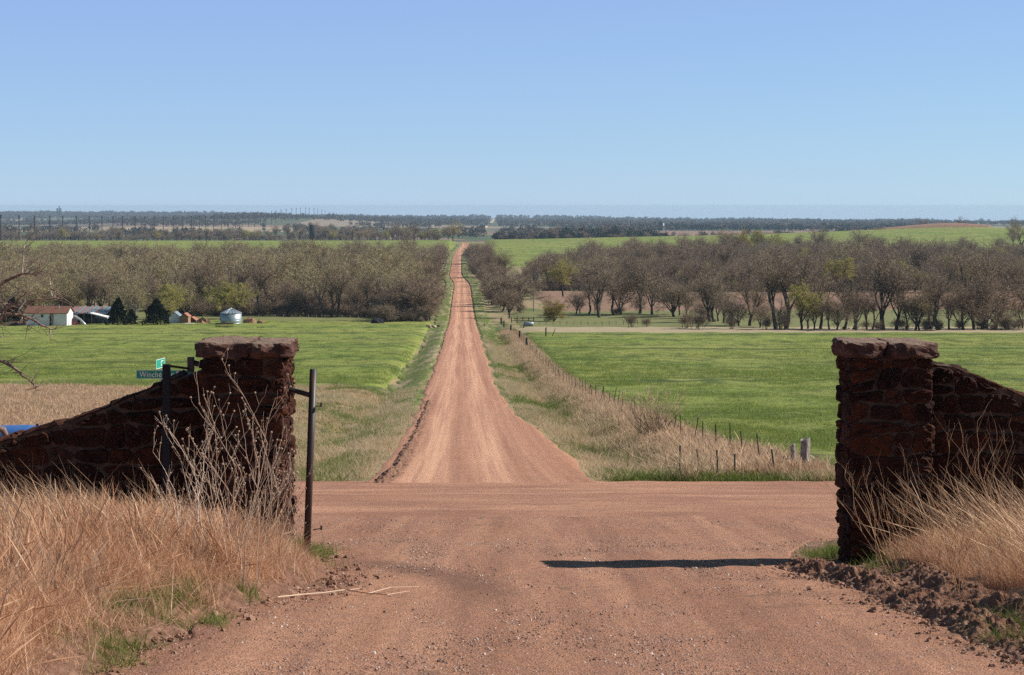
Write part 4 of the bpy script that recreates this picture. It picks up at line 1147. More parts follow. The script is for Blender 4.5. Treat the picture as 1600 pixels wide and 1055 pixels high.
# ------------------------------------------------------------------ trees
def gen_tree(seed, Ht, limbs=5, trunk=.26, spread=1.0, twigs=6, tw=.035, buds=0, budsize=.16, droop=0.0, multi=1, upright=.35):
    "returns limb tubes (MB) and crown arrays (verts, tris, tint) of a leafless or budding tree"
    r = random.Random(seed); tb = MB(); CV = []; CF = []; CT = []
    def rib(a, b, wd):
        s = Vector((r.uniform(-1, 1), r.uniform(-1, 1), r.uniform(-1, 1))).cross(b - a)
        if s.length < 1e-5: return
        s = s.normalized() * wd; i = len(CV); t_ = r.random()
        CV.extend((a - s, a + s, b)); CF.append((i, i + 1, i + 2)); CT.extend((t_, t_, t_))
    def leaf(p):
        for _ in range(1):
            q = p + Vector((r.gauss(0, .12), r.gauss(0, .12), r.gauss(0, .12))); a = Vector((r.uniform(-1, 1), r.uniform(-1, 1), r.uniform(-1, 1))) * budsize; b = Vector((r.uniform(-1, 1), r.uniform(-1, 1), r.uniform(-1, 1))) * budsize
            i = len(CV); t_ = r.random(); CV.extend((q, q + a, q + b)); CF.append((i, i + 1, i + 2)); CT.extend((t_, t_, t_)); MI.append(len(CF) - 1)
    MI = []
    def rot(d, ang):
        ax = Vector((r.uniform(-1, 1), r.uniform(-1, 1), r.uniform(-1, 1))).cross(d)
        ax = ax.normalized() if ax.length > 1e-4 else Vector((1, 0, 0))
        return Matrix.Rotation(ang, 3, ax) @ d
    LEN = [0, Ht * .46, Ht * .27, Ht * .155, Ht * .085]
    NCH = [0, 6, 6, twigs, 4]
    def grow(p, d, lev, rad, L_):
        nseg = 4 if lev < 3 else 2
        pts = [p]; q = p; dd = d
        kids = []
        for k in range(nseg):
            dd = (dd + Vector((r.gauss(0, .13), r.gauss(0, .13), r.gauss(0, .10) + (upright * .16 if lev < 3 else 0) - droop * .12 * lev))).normalized()
            q = q + dd * (L_ / nseg); pts.append(q); kids.append((q, dd))
        if lev <= 2:
            tb.tube(pts, [rad * (1 - .72 * i / nseg) for i in range(nseg + 1)], 5 if lev == 1 else 3, False)
        else:
            for a, b in zip(pts, pts[1:]): rib(a, b, tw * (1.6 if lev == 3 else 1.0))
        if lev == 4:
            for _ in range(4):
                e = pts[r.randint(0, nseg)]; rib(e, e + (rot(dd, r.uniform(.3, 1.0)) * L_ * r.uniform(.5, .9)), tw * .8)
            for _ in range(buds): leaf(pts[r.randint(1, nseg)])
            return
        for c in range(NCH[lev]):
            t_ = .25 + .75 * (c + r.random()) / NCH[lev]
            i = min(nseg - 1, int(t_ * nseg)); f = t_ * nseg - i
            e = pts[i].lerp(pts[i + 1], min(1, f))
            grow(e, rot(kids[i][1], r.uniform(.35, .95) * (1.15 if lev > 1 else spread)), lev + 1, rad * .47, LEN[min(4, lev + 1)] * r.uniform(.45, 1.3))
    for m_ in range(multi):
        o = Vector((0, 0, -.4)) if multi == 1 else Vector((r.gauss(0, .5), r.gauss(0, .5), -.4))
        tr = Ht * trunk * (1 if multi == 1 else r.uniform(.5, 2.2)); rad = Ht * .024 / (1 if multi == 1 else 1.6)
        ln = Vector((r.gauss(0, .10), r.gauss(0, .10), 1)).normalized() if multi == 1 else Vector((r.gauss(0, .4), r.gauss(0, .4), 1)).normalized()
        top = o + ln * tr
        tb.tube([o, o + ln * (tr * .12), o.lerp(top, .5) + Vector((r.gauss(0, .12), r.gauss(0, .12), 0)), top], [rad * 1.7, rad * 1.25, rad * 1.05, rad * .95], 7, False)
        for c in range(limbs):
            az = 2 * math.pi * (c + r.uniform(-.3, .3)) / limbs
            tl = r.uniform(.25, .85) * spread if c else .12
            d = Vector((math.cos(az) * tl, math.sin(az) * tl, 1)).normalized()
            grow(o.lerp(top, r.uniform(.72, 1.0)), d, 1, rad * .62, LEN[1] * r.uniform(.6, 1.3))
    return tb, CV, CF, CT, MI

def tree_meshes(nm, bark, twig, bud=None, **k):
    tb, CV, CF, CT, MI = gen_tree(**k)
    tm = mesh(nm + '_trunk', tb.v, tb.f, [bark], True)
    f = np.array(CF); mi = np.zeros(len(CF), int)
    if MI: mi[np.array(MI)] = 1
    cm = mesh(nm + '_crown', [tuple(v) for v in CV], f, [twig, bud or twig], midx=mi)
    a = cm.attributes.new('tint', 'FLOAT', 'POINT'); a.data.foreach_set('value', np.array(CT, np.float32))
    # joined version for the woods that nobody can count
    nv = len(tb.v); allv = [tuple(v) for v in tb.v] + [tuple(v) for v in CV]
    allf = [tuple(q) for q in tb.f] + [tuple(int(i) + nv for i in q) for q in CF]
    jm = mesh(nm + '_all', allv, allf, [bark, twig, bud or twig], midx=np.concatenate([np.zeros(len(tb.f), int), mi + 1]))
    a = jm.attributes.new('tint', 'FLOAT', 'POINT'); a.data.foreach_set('value', np.array([.5] * nv + CT, np.float32))
    return tm, cm, jm

def cedar_meshes(nm, seed, Ht, wid, mat):
    r = random.Random(seed); CV = []; CF = []; CT = []
    for i in range(5200):
        t_ = r.random() ** .75; z = .15 + t_ * Ht
        lob = 1 + .22 * math.sin(7 * t_ * 3 + seed) * math.sin(3 * seed + t_ * 11)
        rr = wid * (1 - t_) ** .72 * lob * (.55 + .5 * math.sqrt(r.random())); az = r.uniform(0, 6.283)
        rr *= 1 + .25 * math.sin(az * 3 + z * 2.2 + seed)
        c = Vector((rr * math.cos(az), rr * math.sin(az), z + r.gauss(0, .1)))
        s = r.uniform(.10, .24); d = Vector((math.cos(az) * .5 + r.gauss(0, .4), math.sin(az) * .5 + r.gauss(0, .4), r.uniform(.2, 1.2))) * s
        e = Vector((r.gauss(0, 1), r.gauss(0, 1), r.gauss(0, 1))) * s * .55
        k = len(CV); CV.extend((c - e, c + e, c + d * 1.6)); CF.append((k, k + 1, k + 2)); q = r.random(); CT.extend((q, q, q))
    cm = mesh(nm + '_crown', [tuple(v) for v in CV], np.array(CF), [mat])
    a = cm.attributes.new('tint', 'FLOAT', 'POINT'); a.data.foreach_set('value', np.array(CT, np.float32))
    tb = MB(); tb.tube([(0, 0, -.4), (0, 0, Ht * .3), (0.05, 0, Ht * .8)], [.16, .12, .03], 7); tm = mesh(nm + '_trunk', tb.v, tb.f, [M['bark']])
    return tm, cm

TR = {}
for i, (ht_, lm_, tk_, sp_, up_) in enumerate(((12.5, 5, .20, .85, .35), (14.5, 4, .30, .6, .55), (10.5, 6, .14, 1.25, .15), (13, 3, .26, .95, .3), (15.5, 5, .22, .75, .5), (9.5, 4, .18, 1.1, .25), (12, 6, .12, 1.0, .45))):
    TR['bare%d' % i] = tree_meshes('bare%d' % i, M['bark'], M['twig'], seed=300 + i, Ht=ht_, limbs=lm_, trunk=tk_, spread=sp_, twigs=5, tw=.029, upright=up_)
for i in range(4):
    TR['olive%d' % i] = tree_meshes('olive%d' % i, M['bark'], M['twig_olive'], M['bud'], seed=330 + i, Ht=12.5, limbs=5, trunk=.20, spread=.9 + .1 * i, twigs=6, tw=.044, buds=1, budsize=.13)
for i in range(3):
    TR['green%d' % i] = tree_meshes('green%d' % i, M['bark'], M['twig_olive'], M['bud'], seed=350 + i, Ht=11.5, limbs=5, trunk=.24, spread=.8, twigs=5, tw=.034, buds=6, budsize=.20, droop=.15)
for i in range(2):
    TR['pale%d' % i] = tree_meshes('pale%d' % i, M['palebark'], M['twig_olive'], seed=360 + i, Ht=13, limbs=4, trunk=.30, spread=.7, twigs=5, tw=.032)
TR['willow'] = tree_meshes('willow', M['bark'], M['willow'], M['bud'], seed=371, Ht=7, limbs=8, trunk=.10, spread=1.5, twigs=6, tw=.03, buds=1, budsize=.12, upright=.6)
for i in range(3):
    TR['shrub%d' % i] = tree_meshes('shrub%d' % i, M['bark'], M['twig'], seed=380 + i, Ht=5.2, limbs=2, trunk=.14, spread=1.0, twigs=3, tw=.016, multi=6, upright=.5)
TR['cedar0'] = cedar_meshes('cedar0', 3, 5.4, 2.1, M['cedar'])
TR['cedar1'] = cedar_meshes('cedar1', 6, 5.2, 2.6, M['cedar'])

TRN = {'n': 0}
trees_at = []
def tree(kind, x, y, s, label, group=None, rz=None, name='bare_tree', sink=0.0, sz=None, cat='tree'):
    TRN['n'] += 1
    r = random.Random(TRN['n'] * 7)
    t_ = thing(name, (x, y, float(H(x, y)) + .0006 * y - sink), label, cat, group, r.uniform(0, 6.28) if rz is None else rz)
    t_.scale = (s * r.uniform(.9, 1.15), s * r.uniform(.9, 1.15), sz or s); t_.rotation_euler = (r.gauss(0, .05), r.gauss(0, .05), t_.rotation_euler.z)
    tm, cm = TR[kind][:2]
    obj('trunk', tm, t_); obj('crown', cm, t_)
    trees_at.append((x, y))
    return t_
def atpx(px, d): return (px - CX) / F * d
rt = random.Random(99)
def pick(w_):
    ks = list(w_); return rt.choices(ks, [w_[k] for k in ks])[0]
BARE = {'bare%d' % i: 1 for i in range(7)}
MIXL = dict({'bare%d' % i: 1 for i in range(7)}, **{'olive%d' % i: 1.6 for i in range(4)})

# --- left wood: front edge
lab_l = 'bare brown tree along the front edge of the left wood'
px = 285
while px < 668:
    d = 505 + rt.uniform(-8, 14) + (20 if px < 400 else 0)
    tree(pick(BARE), atpx(px, d), d, rt.uniform(.70, 1.0), lab_l, 'front edge of the left wood')
    px += rt.uniform(9, 17)
tree('pale0', atpx(497, 500), 500, 1.12, 'large spreading olive tree with dark forked trunk in the left wood', rz=.4)
tree('olive1', atpx(615, 505), 505, .9, 'olive tinted tree at the front of the left wood near the road')
tree('bare2', atpx(650, 470), 470, 1.15, 'big bare tree with pale broken limb beside the road', rz=1.0)
tree('bare5', atpx(668, 478), 478, 1.05, 'dense bare tree at the roadside corner of the left wood')
tree('bare3', atpx(628, 474), 474, 1.0, 'low branching bare tree left of the broken-limbed tree')
for k, (px, d, s) in enumerate(((684, 500, .8), (688, 540, .85), (690, 585, .9), (690, 640, .9), (693, 700, .95), (693, 770, .95), (694, 850, 1.0), (696, 930, 1.0), (690, 1040, 1.0), (697, 1120, 1.0), (700, 1230, .95))):
    tree(pick(BARE), atpx(px, d) - 2.5, d, s, 'bare tree in the row along the left side of the road', 'left roadside tree row')
for px, d, kind, s in ((560, 620, 'olive0', 1.0), (590, 700, 'olive2', 1.05), (470, 640, 'olive3', 1.0), (520, 760, 'olive1', 1.1), (650, 720, 'olive3', 1.0), (430, 700, 'olive2', 1.05), (545, 900, 'bare1', .9), (565, 905, 'bare4', .85)):
    tree(kind, atpx(px, d), d, s, 'tall tree standing above the middle of the left wood', 'tall trees in the left wood')
# --- trees around the farmstead
for px, d, kind, s, lab in ((345, 470, 'green0', .82, 'yellow green budding tree behind the grain bin'), (372, 480, 'green1', .75, 'smaller yellow green tree right of the grain bin'),
        (270, 462, 'green2', .85, 'yellow green forked tree left of the rusty sheds'), (292, 470, 'olive0', .75, 'pale green tree behind the rusty sheds'),
        (213, 440, 'pale1', .80, 'pale barked tree between the two cedars'), (205, 452, 'olive2', .85, 'tan tree behind the pale barked tree'),
        (258, 452, 'green1', .48, 'small bright green tree behind the right cedar')):
    tree(kind, atpx(px, d), d, s, lab, name='budding_tree')
tree('cedar0', atpx(184, 428), 428, 1.0, 'dark cedar beside the open shed', name='cedar_tree')
tree('cedar1', atpx(246, 424), 424, 1.0, 'broad dark cedar left of the forked tree', name='cedar_tree')
tree('cedar1', atpx(204, 436), 436, .62, 'small dusky cedar between the two big cedars', name='cedar_tree')
tree('cedar0', atpx(18, 450), 450, 1.05, 'dark cedar at the left picture edge behind the dead branches', name='cedar_tree')
tree('cedar1', atpx(52, 458), 458, .8, 'dark cedar behind the white house gable end', name='cedar_tree')
for px in np.arange(-30, 300, 17):
    d = 480 + rt.uniform(-6, 16)
    tree(pick(MIXL), atpx(px + rt.uniform(-5, 5), d), d, rt.uniform(.62, .9), 'tan tree in the wood edge behind the farm buildings', 'wood edge behind the farmstead')
# --- right of the road
for k, (px, d, s) in enumerate(((777, 500, 1.0), (768, 545, .8), (784, 560, .8), (772, 620, .8), (766, 690, .9), (760, 780, .9), (770, 800, 1.0), (756, 880, .95), (763, 960, 1.0), (750, 1050, 1.0), (757, 1130, 1.05), (745, 1230, 1.0), (752, 1320, .95), (742, 1400, .9))):
    tree(pick(BARE), atpx(px, d) + 3.0, d, s, 'bare tree in the row along the right side of the road' if k else 'round bare tree at the near end of the right roadside row', None if k == 0 else 'right roadside tree row')
tree('willow', atpx(866, 470), 470, 1.0, 'golden green bushy willow standing in the pasture', name='willow_tree', cat='tree')
# creek trees
lab_c = 'bare dark trunked tree in the creek row before the brown field'
px = 900
while px < 1650:
    d = 520 - 125 * float(sstep(1010, 1230, px)) + rt.uniform(-8, 10)
    tree(pick(BARE), atpx(px, d), d, rt.choice((.55, .75, .85, 1.0, 1.15, 1.25)) * rt.uniform(.92, 1.08) * (d / 520) ** .45, lab_c, 'creek tree row')
    px += rt.choice((6, 10, 14, 20, 30)) * rt.uniform(.8, 1.2)
for px, d, kind, s in ((937, 500, 'bare1', .98), (1000, 520, 'bare4', 1.0), (1050, 515, 'bare6', 1.0), (1112, 490, 'bare0', .95), (960, 512, 'bare3', .9)):
    tree(kind, atpx(px, d), d, s, 'large bare tree with heavy dark limbs in the creek row', 'large creek trees')
tree('green0', atpx(1253, 390), 390, .80, 'tall tree with yellow green crown in the creek row', name='budding_tree')
tree('olive1', atpx(1272, 392), 392, .55, 'small yellowish tree beside the tall yellow green creek tree', name='budding_tree')
tree('olive0', atpx(1437, 392), 392, .68, 'creek tree with greenish top', name='budding_tree')
tree('green1', atpx(880, 640), 640, 1.1, 'slender yellow green tree behind the willow', name='budding_tree')
for px, d, s in ((985, 420, .8), (1070, 405, 1.0), (1090, 402, 1.0), (1145, 395, .9), (1195, 392, .8), (1010, 415, .6), (1225, 388, .9), (1370, 385, .6)):
    tree(pick({'shrub0': 1, 'shrub1': 1, 'shrub2': 1}), atpx(px, d), d, s * .85, 'leafless brown thicket bush at the pasture edge', 'thicket bushes at the pasture edge', name='bare_bush', cat='bush')
# front edge of the right wood
px = 812
while px < 1640:
    d = 706 + rt.uniform(-6, 16) - 26 * float(sstep(1200, 1500, px))
    tree(pick(dict(BARE, olive0=.3, olive3=.3)), atpx(px, d), d, rt.uniform(.72, 1.0), 'bare tree along the edge of the right wood behind the brown field', 'edge of the right wood')
    px += rt.uniform(9, 15)
for px, d, kind, s in ((1310, 660, 'green2', 1.2), (1160, 1400, 'willow', 3.3), (1184, 1410, 'green2', 1.7), (1135, 1390, 'olive1', 1.6), (1090, 1390, 'willow', 2.4), (1355, 1300, 'green0', 1.2), (1345, 1300, 'bare1', 1.4), (1215, 1380, 'green1', 1.4), (985, 1380, 'olive3', 1.3), (1597, 1500, 'olive1', 1.8), (1585, 1480, 'bare3', 1.3)):
    tree(kind, atpx(px, d), d, s, 'yellow tinted tree rising above the right wood', 'yellow tinted trees in the right wood', name='budding_tree')
for px, d, kind, s, lab in ((1505, 1500, 'olive2', .85, 'lone small tree in the far right green field'), (917, 1330, 'bare2', 1.1, 'lone bare bush at the edge of the far green field'), (935, 1320, 'bare3', .6, 'small bare tree beside the lone bare bush')):
    tree(kind, atpx(px, d), d, s, lab)
# crest row
px = 520
while px < 690:
    d = 1990 + rt.uniform(-10, 40)
    tree(pick(dict(BARE, olive0=1, green1=.4)), atpx(px, d), d, rt.uniform(.95, 1.3), 'small looking tree in the far row on the crest left of the road', 'far crest tree row')
    px += rt.uniform(6, 13)
for px, d, kind, s, lab in ((708, 1850, 'olive3', 1.7, 'rounded tree where the far road meets the crest'), (700, 1830, 'bare0', 1.2, 'bare tree left of the rounded crest tree'),
        (98, 2080, 'green0', 1.25, 'round green far tree on the left field edge'), (245, 2080, 'green1', 1.15, 'greenish far tree left of the silo'), (152, 2090, 'olive2', 1.0, 'small yellowish far tree on the left field edge'), (186, 2085, 'bare4', 1.0, 'small brown far tree on the left field edge'), (382, 2060, 'green2', 1.2, 'yellow green far tree near the silo'), (400, 2060, 'olive1', 1.1, 'olive far tree beside the yellow green one'), (468, 2070, 'bare1', 1.2, 'bare far tree left of the silo')):
    tree(kind, atpx(px, d), d, s, lab, name='far_tree')
for k in range(9):
    px = 1420 + 20 * k + rt.uniform(-7, 7); d = 2330 + rt.uniform(-20, 20)
    tree(pick(BARE), atpx(px, d), d, rt.uniform(1.3, 1.7), 'tall pale far tree standing behind the tan mound', 'far trees behind the mound', name='far_tree')
# roadside bush by the fence
def near_bush(label, px, py, seed, h, n):
    x, y = G(px, py); t_ = thing('bare_bush', (x, y, float(H(x, y))), label, 'bush'); r = random.Random(seed)
    mb = MB(); CV = []; CF = []
    for i in range(n):
        d = Vector((r.gauss(0, .5), r.gauss(0, .5), 1)).normalized(); q = Vector((r.gauss(0, .22), r.gauss(0, .22), -.1)); pts = [q]
        L_ = h * r.uniform(.6, 1.1)
        for k in range(4):
            d = (d + Vector((r.gauss(0, .16), r.gauss(0, .16), .03))).normalized(); q = q + d * L_ / 4; pts.append(q)
            for _ in range(10):
                e = q + (d + Vector((r.gauss(0, .6), r.gauss(0, .6), r.gauss(.1, .4)))).normalized() * r.uniform(.2, .55); s = Vector((r.uniform(-1, 1), r.uniform(-1, 1), 0)) * .007
                j = len(CV); CV.extend((q - s, q + s, e)); CF.append((j, j + 1, j + 2))
        mb.tube(pts, [.016, .013, .010, .007, .003], 4, False)
    mb.build('stems', M['twig'], t_); cm = mesh('twigs', [tuple(v) for v in CV], np.array(CF), [M['palegrass']]); obj('twigs', cm, t_)
near_bush('tangled leafless bush on the right wire fence', 1020, 692, 5, 2.5, 80)
near_bush('low scrubby bush below the tangled fence bush', 1075, 752, 9, .95, 24)

# --- the uncountable woods
def wood(name, label, n, y0, y1, lo, hi, weights, smin, smax, ok=None, md=None):
    y = np.sqrt(rng.uniform(y0 ** 2, y1 ** 2, n)); a, b = lo(y), hi(y); x = a + (b - a) * rng.uniform(0, 1, n)
    if ok is not None:
        k = ok(x, y); x, y = x[k], y[k]
    ks = list(weights); coll = proto_collection(name, [TR[k][2] for k in ks])
    p = np.array([weights[k] for k in ks], float); p /= p.sum(); n = len(x)
    z = H(x, y) + .0005 * y
    rots = np.stack([np.zeros(n), np.zeros(n), rng.uniform(0, 6.28, n)], -1)
    s = rng.uniform(smin, smax, n) * (1 + .8 * fbm(x / 30, y / 45, 145, 3)) * np.where(rng.uniform(0, 1, n) < .25, .58, 1.0) * np.where((rng.uniform(0, 1, n) < .12) & (y < 1000), 1.25, 1.0); sw = s * rng.uniform(.9, 1.25, n); s = np.stack([sw, sw, s], -1)
    # clumps of one kind stand together
    f = (fbm(x / 40, y / 60, 140, 3) + .9) / 1.8 + rng.normal(0, .14, n)
    idx = np.searchsorted(np.cumsum(p), np.clip(f, 0, .999))
    return scatter(name, label, np.stack([x, y, z], -1), rots, s, np.clip(idx, 0, len(ks) - 1), coll)
WL = {'bare0': 1, 'bare3': 1, 'bare5': .8, 'olive0': 1.2, 'olive1': 1.2, 'pale0': .4, 'olive2': 1.2, 'bare1': 1, 'olive3': 1, 'green2': .35}
wood('left_woods', 'dense leafless and budding wood left of the road', 2150, 525, 1390, lambda y: -.30 * y, lambda y: road_l(y) - 9, WL, .56, .98, lambda x, y: y < 1290 - 60 * sstep(-.14, -.25, x / y) + 60 * vnoise(x / 60, y / 60, 7))
WR = {'bare0': 1.2, 'bare2': 1.2, 'green0': .25, 'bare4': 1.2, 'olive1': .5, 'bare6': 1, 'bare1': 1, 'olive3': .35, 'bare3': 1, 'bare5': 1}
wood('right_woods', 'dense leafless brown wood right of the road', 2400, 718, 1520, lambda y: fence_x(y) + 16 + .008 * y, lambda y: .30 * y, WR, .60, 1.0, lambda x, y: y < 1000 + 420 * sstep(.01, .07, x / y) - 60 * sstep(.17, .21, x / y) + 60 * vnoise(x / 60, y / 60, 8))
wood('creek_thicket', 'brown undergrowth among the creek trees', 420, 388, 540, lambda y: np.maximum(.045 * y, (.03 + .13 * (1 - sstep(395, 520, y))) * y), lambda y: .30 * y, {'shrub0': 1, 'shrub1': 1, 'shrub2': 1}, .22, .62, lambda x, y: np.abs(y - (520 - 125 * sstep(.066, .134, x / y))) < 10)
wood('roadside_brush', 'brown undergrowth beneath the left wood edge', 520, 497, 560, lambda y: -.17 * y, lambda y: road_l(y) - 8, {'shrub0': 1, 'shrub1': 1, 'shrub2': 1}, .4, 1.0)

wood('roadside_brush', 'brown brush crowding the right side of the far road', 260, 520, 1420, lambda y: road_r(y) + 5.5, lambda y: road_r(y) + 13, {'shrub0': 1, 'bare5': .8, 'shrub1': 1, 'bare2': .5}, .6, 1.0)
wood('roadside_brush', 'dark brush under the big bare trees at the left wood corner', 90, 462, 505, lambda y: -.064 * y, lambda y: -.040 * y, {'shrub0': 1, 'shrub1': 1, 'bare5': .5, 'shrub2': 1}, .6, 1.1)
wood('wood_undergrowth', 'brown undergrowth at the foot of the right wood', 700, 700, 740, lambda y: fence_x(y) + 16, lambda y: .30 * y, {'shrub0': 1, 'shrub1': 1, 'shrub2': 1}, .5, .95)
def far_tree_mesh(seed, mat, wd=4.0, ht=10.0, n=120):
    r = random.Random(seed); V = []; Fc = []; T = []
    for i in range(n):
        u = Vector((r.gauss(0, 1), r.gauss(0, 1), r.gauss(0, 1))).normalized() * r.random() ** .4
        c = Vector((u.x * wd, u.y * wd, ht * .58 + u.z * ht * .42)); s = r.uniform(.5, 1.2)
        j = len(V)
        for _ in range(3): V.append(c + Vector((r.gauss(0, s), r.gauss(0, s), r.gauss(0, s))))
        Fc.append((j, j + 1, j + 2)); q = r.random(); T += [q] * 3
    mb = MB(); mb.tube([(0, 0, -1), (0, 0, ht * .6)], [.3, .15], 4)
    nv = len(V); me = mesh('far', [tuple(v) for v in V] + mb.v, Fc + [tuple(i + nv for i in q) for q in mb.f], [mat])
    a = me.attributes.new('tint', 'FLOAT', 'POINT'); a.data.foreach_set('value', np.array(T + [.2] * len(mb.v), np.float32))
    return me
FT = [far_tree_mesh(i, M['fartwig'], 4 + i % 2, 9 + i % 3) for i in range(5)] + [far_tree_mesh(20 + i, M['fardark'], 3.4, 9) for i in range(2)]
for i, k in enumerate(FT): TR['far%d' % i] = (None, None, k)
FW = {'far0': 1, 'far1': 1, 'far2': 1, 'far5': .25, 'far3': 1, 'far4': 1}
wood('far_woods', 'blue grey belts of trees on the far plain', 15000, 2650, 7200, lambda y: -.30 * y, lambda y: .30 * y, FW, .8, 1.3,
     lambda x, y: (fbm(x / 260, y / 420, 150, 3) > .0 + .22 * (np.abs(y - 4400) < 350)) & (np.abs(x + .0092 * y) > 14) & ~((y > 3050) & (y < 4150) & (x > .065 * y) & (x < .21 * y)))
wood('far_ridge_woods', 'hazy woods covering the ridge on the horizon', 26000, 7000, 12300, lambda y: -.30 * y, lambda y: .30 * y, FW, 1.0, 1.6,
     lambda x, y: (fbm(x / 500, y / 900, 160, 4) > -.10) & (np.abs(x + .0092 * y) > 16) & ~((y > 7950) & (y < 8850) & (x > .008 * y) & (x < .105 * y)) & ~((y > 7250) & (y < 7850) & (x > -.225 * y) & (x < -.125 * y)) & ~((y > 7550) & (y < 8150) & (x > .195 * y) & (x < .25 * y)))
wood('far_tree_line', 'line of bare trees beyond the crest field on the left', 520, 2480, 2640, lambda y: -.31 * y, lambda y: -.035 * y, {'bare0': 1, 'bare2': 1, 'bare4': 1, 'olive0': .5}, .8, 1.25)
wood('far_tree_line', 'dark tree belt beyond the far green field on the right', 300, 2380, 2600, lambda y: -.008 * y, lambda y: .075 * y, {'bare0': 1, 'far5': 1, 'bare2': .8, 'far6': 1, 'olive0': .5}, .9, 1.4)
wood('far_tree_line', 'thin far trees along the pinkish field on the right', 120, 2380, 2600, lambda y: .075 * y, lambda y: .30 * y, {'bare0': 1, 'bare2': 1, 'olive0': .3}, .6, 1.1)
wood('far_tree_line', 'dark evergreen belt below the far ridge on the right', 420, 4250, 4500, lambda y: .055 * y, lambda y: .20 * y, {'far5': 1, 'far6': 1}, .9, 1.3)

# ------------------------------------------------------------------ fences and posts
def zg(x, y): return float(H(x, y))
fn = thing('wire_fence', (0, 0, 0), 'wire fence on thin dark steel posts along the right side of the road', 'fence')
tp = MB(); tp.box(-.02, .02, -.004, .004, -.5, 1.22); tp.box(-.004, .004, .004, .035, -.5, 1.22); tpm = tp.mesh('post', M['tpost'])
rf = random.Random(3); fpts = []
d = 62.0
while d < 470:
    x = float(fence_x(d)); lean = rf.gauss(0, .09)
    o = obj('post', tpm, fn, (x, d, zg(x, d)), (rf.gauss(0, .05), lean - (.12 if d < 75 else 0), rf.uniform(-.3, .3)), (.85, .85, rf.uniform(.75, 1.05)))
    fpts.append(Vector((x, d, zg(x, d)))); d += (3.6 if d < 150 else 4.8) * rf.uniform(.8, 1.2)
for h in (.35, .62, .88, 1.12):
    mb = MB(); mb.tube([p + Vector((0, 0, h)) for p in fpts], .004, 3, False); mb.build('wire', M['wire'], fn)
# corner posts by the crossing
def round_post(name, x, y, r, h, label, mat='post', lean=(0, 0), cat='post', group=None):
    z = zg(x, y); mb = MB(); rr = random.Random(int(x * 100)); n = 18; V = []; f = []
    hs = [-.5, 0, h * .3, h * .6, h * .9, h]
    for hh in hs:
        for k in range(n):
            a = 2 * math.pi * k / n; q = r * (1 + .07 * math.sin(5 * a + x) + .05 * rr.uniform(-1, 1)); V.append((q * math.cos(a) + lean[0] * hh, q * math.sin(a) + lean[1] * hh, hh + (.04 * rr.uniform(-1, 1) + .05 * math.cos(a) if hh == h else 0)))
    for i in range(len(hs) - 1):
        for k in range(n): f.append((i * n + k, i * n + (k + 1) % n, (i + 1) * n + (k + 1) % n, (i + 1) * n + k))
    f.append(tuple((len(hs) - 1) * n + k for k in range(n)))
    o = obj(name, mesh(name, V, f, [M[mat]]), None, (x, y, z)); return tag(o, label, cat, group)
x, y = G(1258, 748); round_post('fence_post', x, y, .135, 1.12, 'thick grey weathered wooden corner post beside the right pillar')
x, y = G(1244, 744); round_post('fence_post', x, y + .3, .08, .88, 'thinner grey wooden post leaning against the thick corner post', lean=(-.08, 0))
for px, h in ((1212, .72), (1148, .6), (1122, .7), (1096, .75), (1062, .8)):
    x, y = G(px, 750); o = obj('steel_post', tpm, None, (x, y, zg(x, y)), (.05, rf.uniform(-.22, .0), .4), (1.2, 1.2, h)); tag(o, 'short dark steel post in the dead grass along the crossing', 'post', 'short steel posts by the crossing')
# wooden posts near the bend in the fence
for px, py, h in ((786, 521, 1.4), (783, 512, 1.4), (781, 507, 1.4), (790, 533, 1.3), (795, 545, 1.3)):
    x, y = G(px, py); round_post('fence_post', float(fence_x(y)), y, .14, h, 'dark wooden post along the far stretch of the road fence', 'tpost', group='dark wooden fence posts')
# pasture fence left
fn2 = thing('pasture_fence', (0, 0, 0), 'thin wire pasture fence in front of the left wood', 'fence')
mb = MB(); mb.tube([(0, 0, -.3), (0, 0, 1.2)], .06, 6); pm = mb.mesh('post', M['palepole']); fp = []
for px in range(378, 590, 13):
    x, y = atpx(px, 492), 492 + rf.uniform(-.5, .5); obj('post', pm, fn2, (x, y, zg(x, y))); fp.append(Vector((x, y, zg(x, y))))
for h in (.5, 1.0):
    mb = MB(); mb.tube([p + Vector((0, 0, h)) for p in fp], .012, 3, False); mb.build('wire', M['wire'], fn2)
# pasture corner right: rail fence, trough, lone posts
fn3 = thing('rail_fence', (0, 0, 0), 'old wooden rail fence at the right pasture corner', 'fence')
mb = MB(); mb.tube([(0, 0, -.3), (0, 0, 1.35)], .10, 7); pm2 = mb.mesh('post', M['bark']); fp = []
for px in (799, 808, 817, 826, 834):
    x, y = atpx(px, 470), 470; obj('post', pm2, fn3, (x, y, zg(x, y))); fp.append(Vector((x, y, zg(x, y))))
for h in (.5, 1.05):
    mb = MB(); mb.tube([p + Vector((0, -.1, h)) for p in fp], .06, 5); mb.build('rail', M['bark'], fn3)
tr_ = thing('stock_trough', (0, 0, 0), 'pale metal stock tank beside the rail fence', 'trough')
x, y = G(826, 512); z = zg(x, y); mb = MB(); mb.tube([(x - 1.0, y, z + .75), (x - .9, y, z + .8), (x + .9, y, z + .8), (x + 1.0, y, z + .75)], [.2, .42, .42, .2], 14); mb.build('tank', M['tin'], tr_, True)
for k in (-.6, .6): mb = MB(); mb.box(x + k - .06, x + k + .06, y - .3, y + .3, z - .2, z + .5); mb.build('leg', M['dark'], tr_)
x, y = G(818, 514); round_post('fence_post', x, y, .13, 1.1, 'stout dark post at the left end of the stock tank', 'bark', lean=(.12, 0))
x, y = G(853, 528); round_post('fence_post', x, y, .11, 1.75, 'upright dark post in the pale grass strip', 'bark')
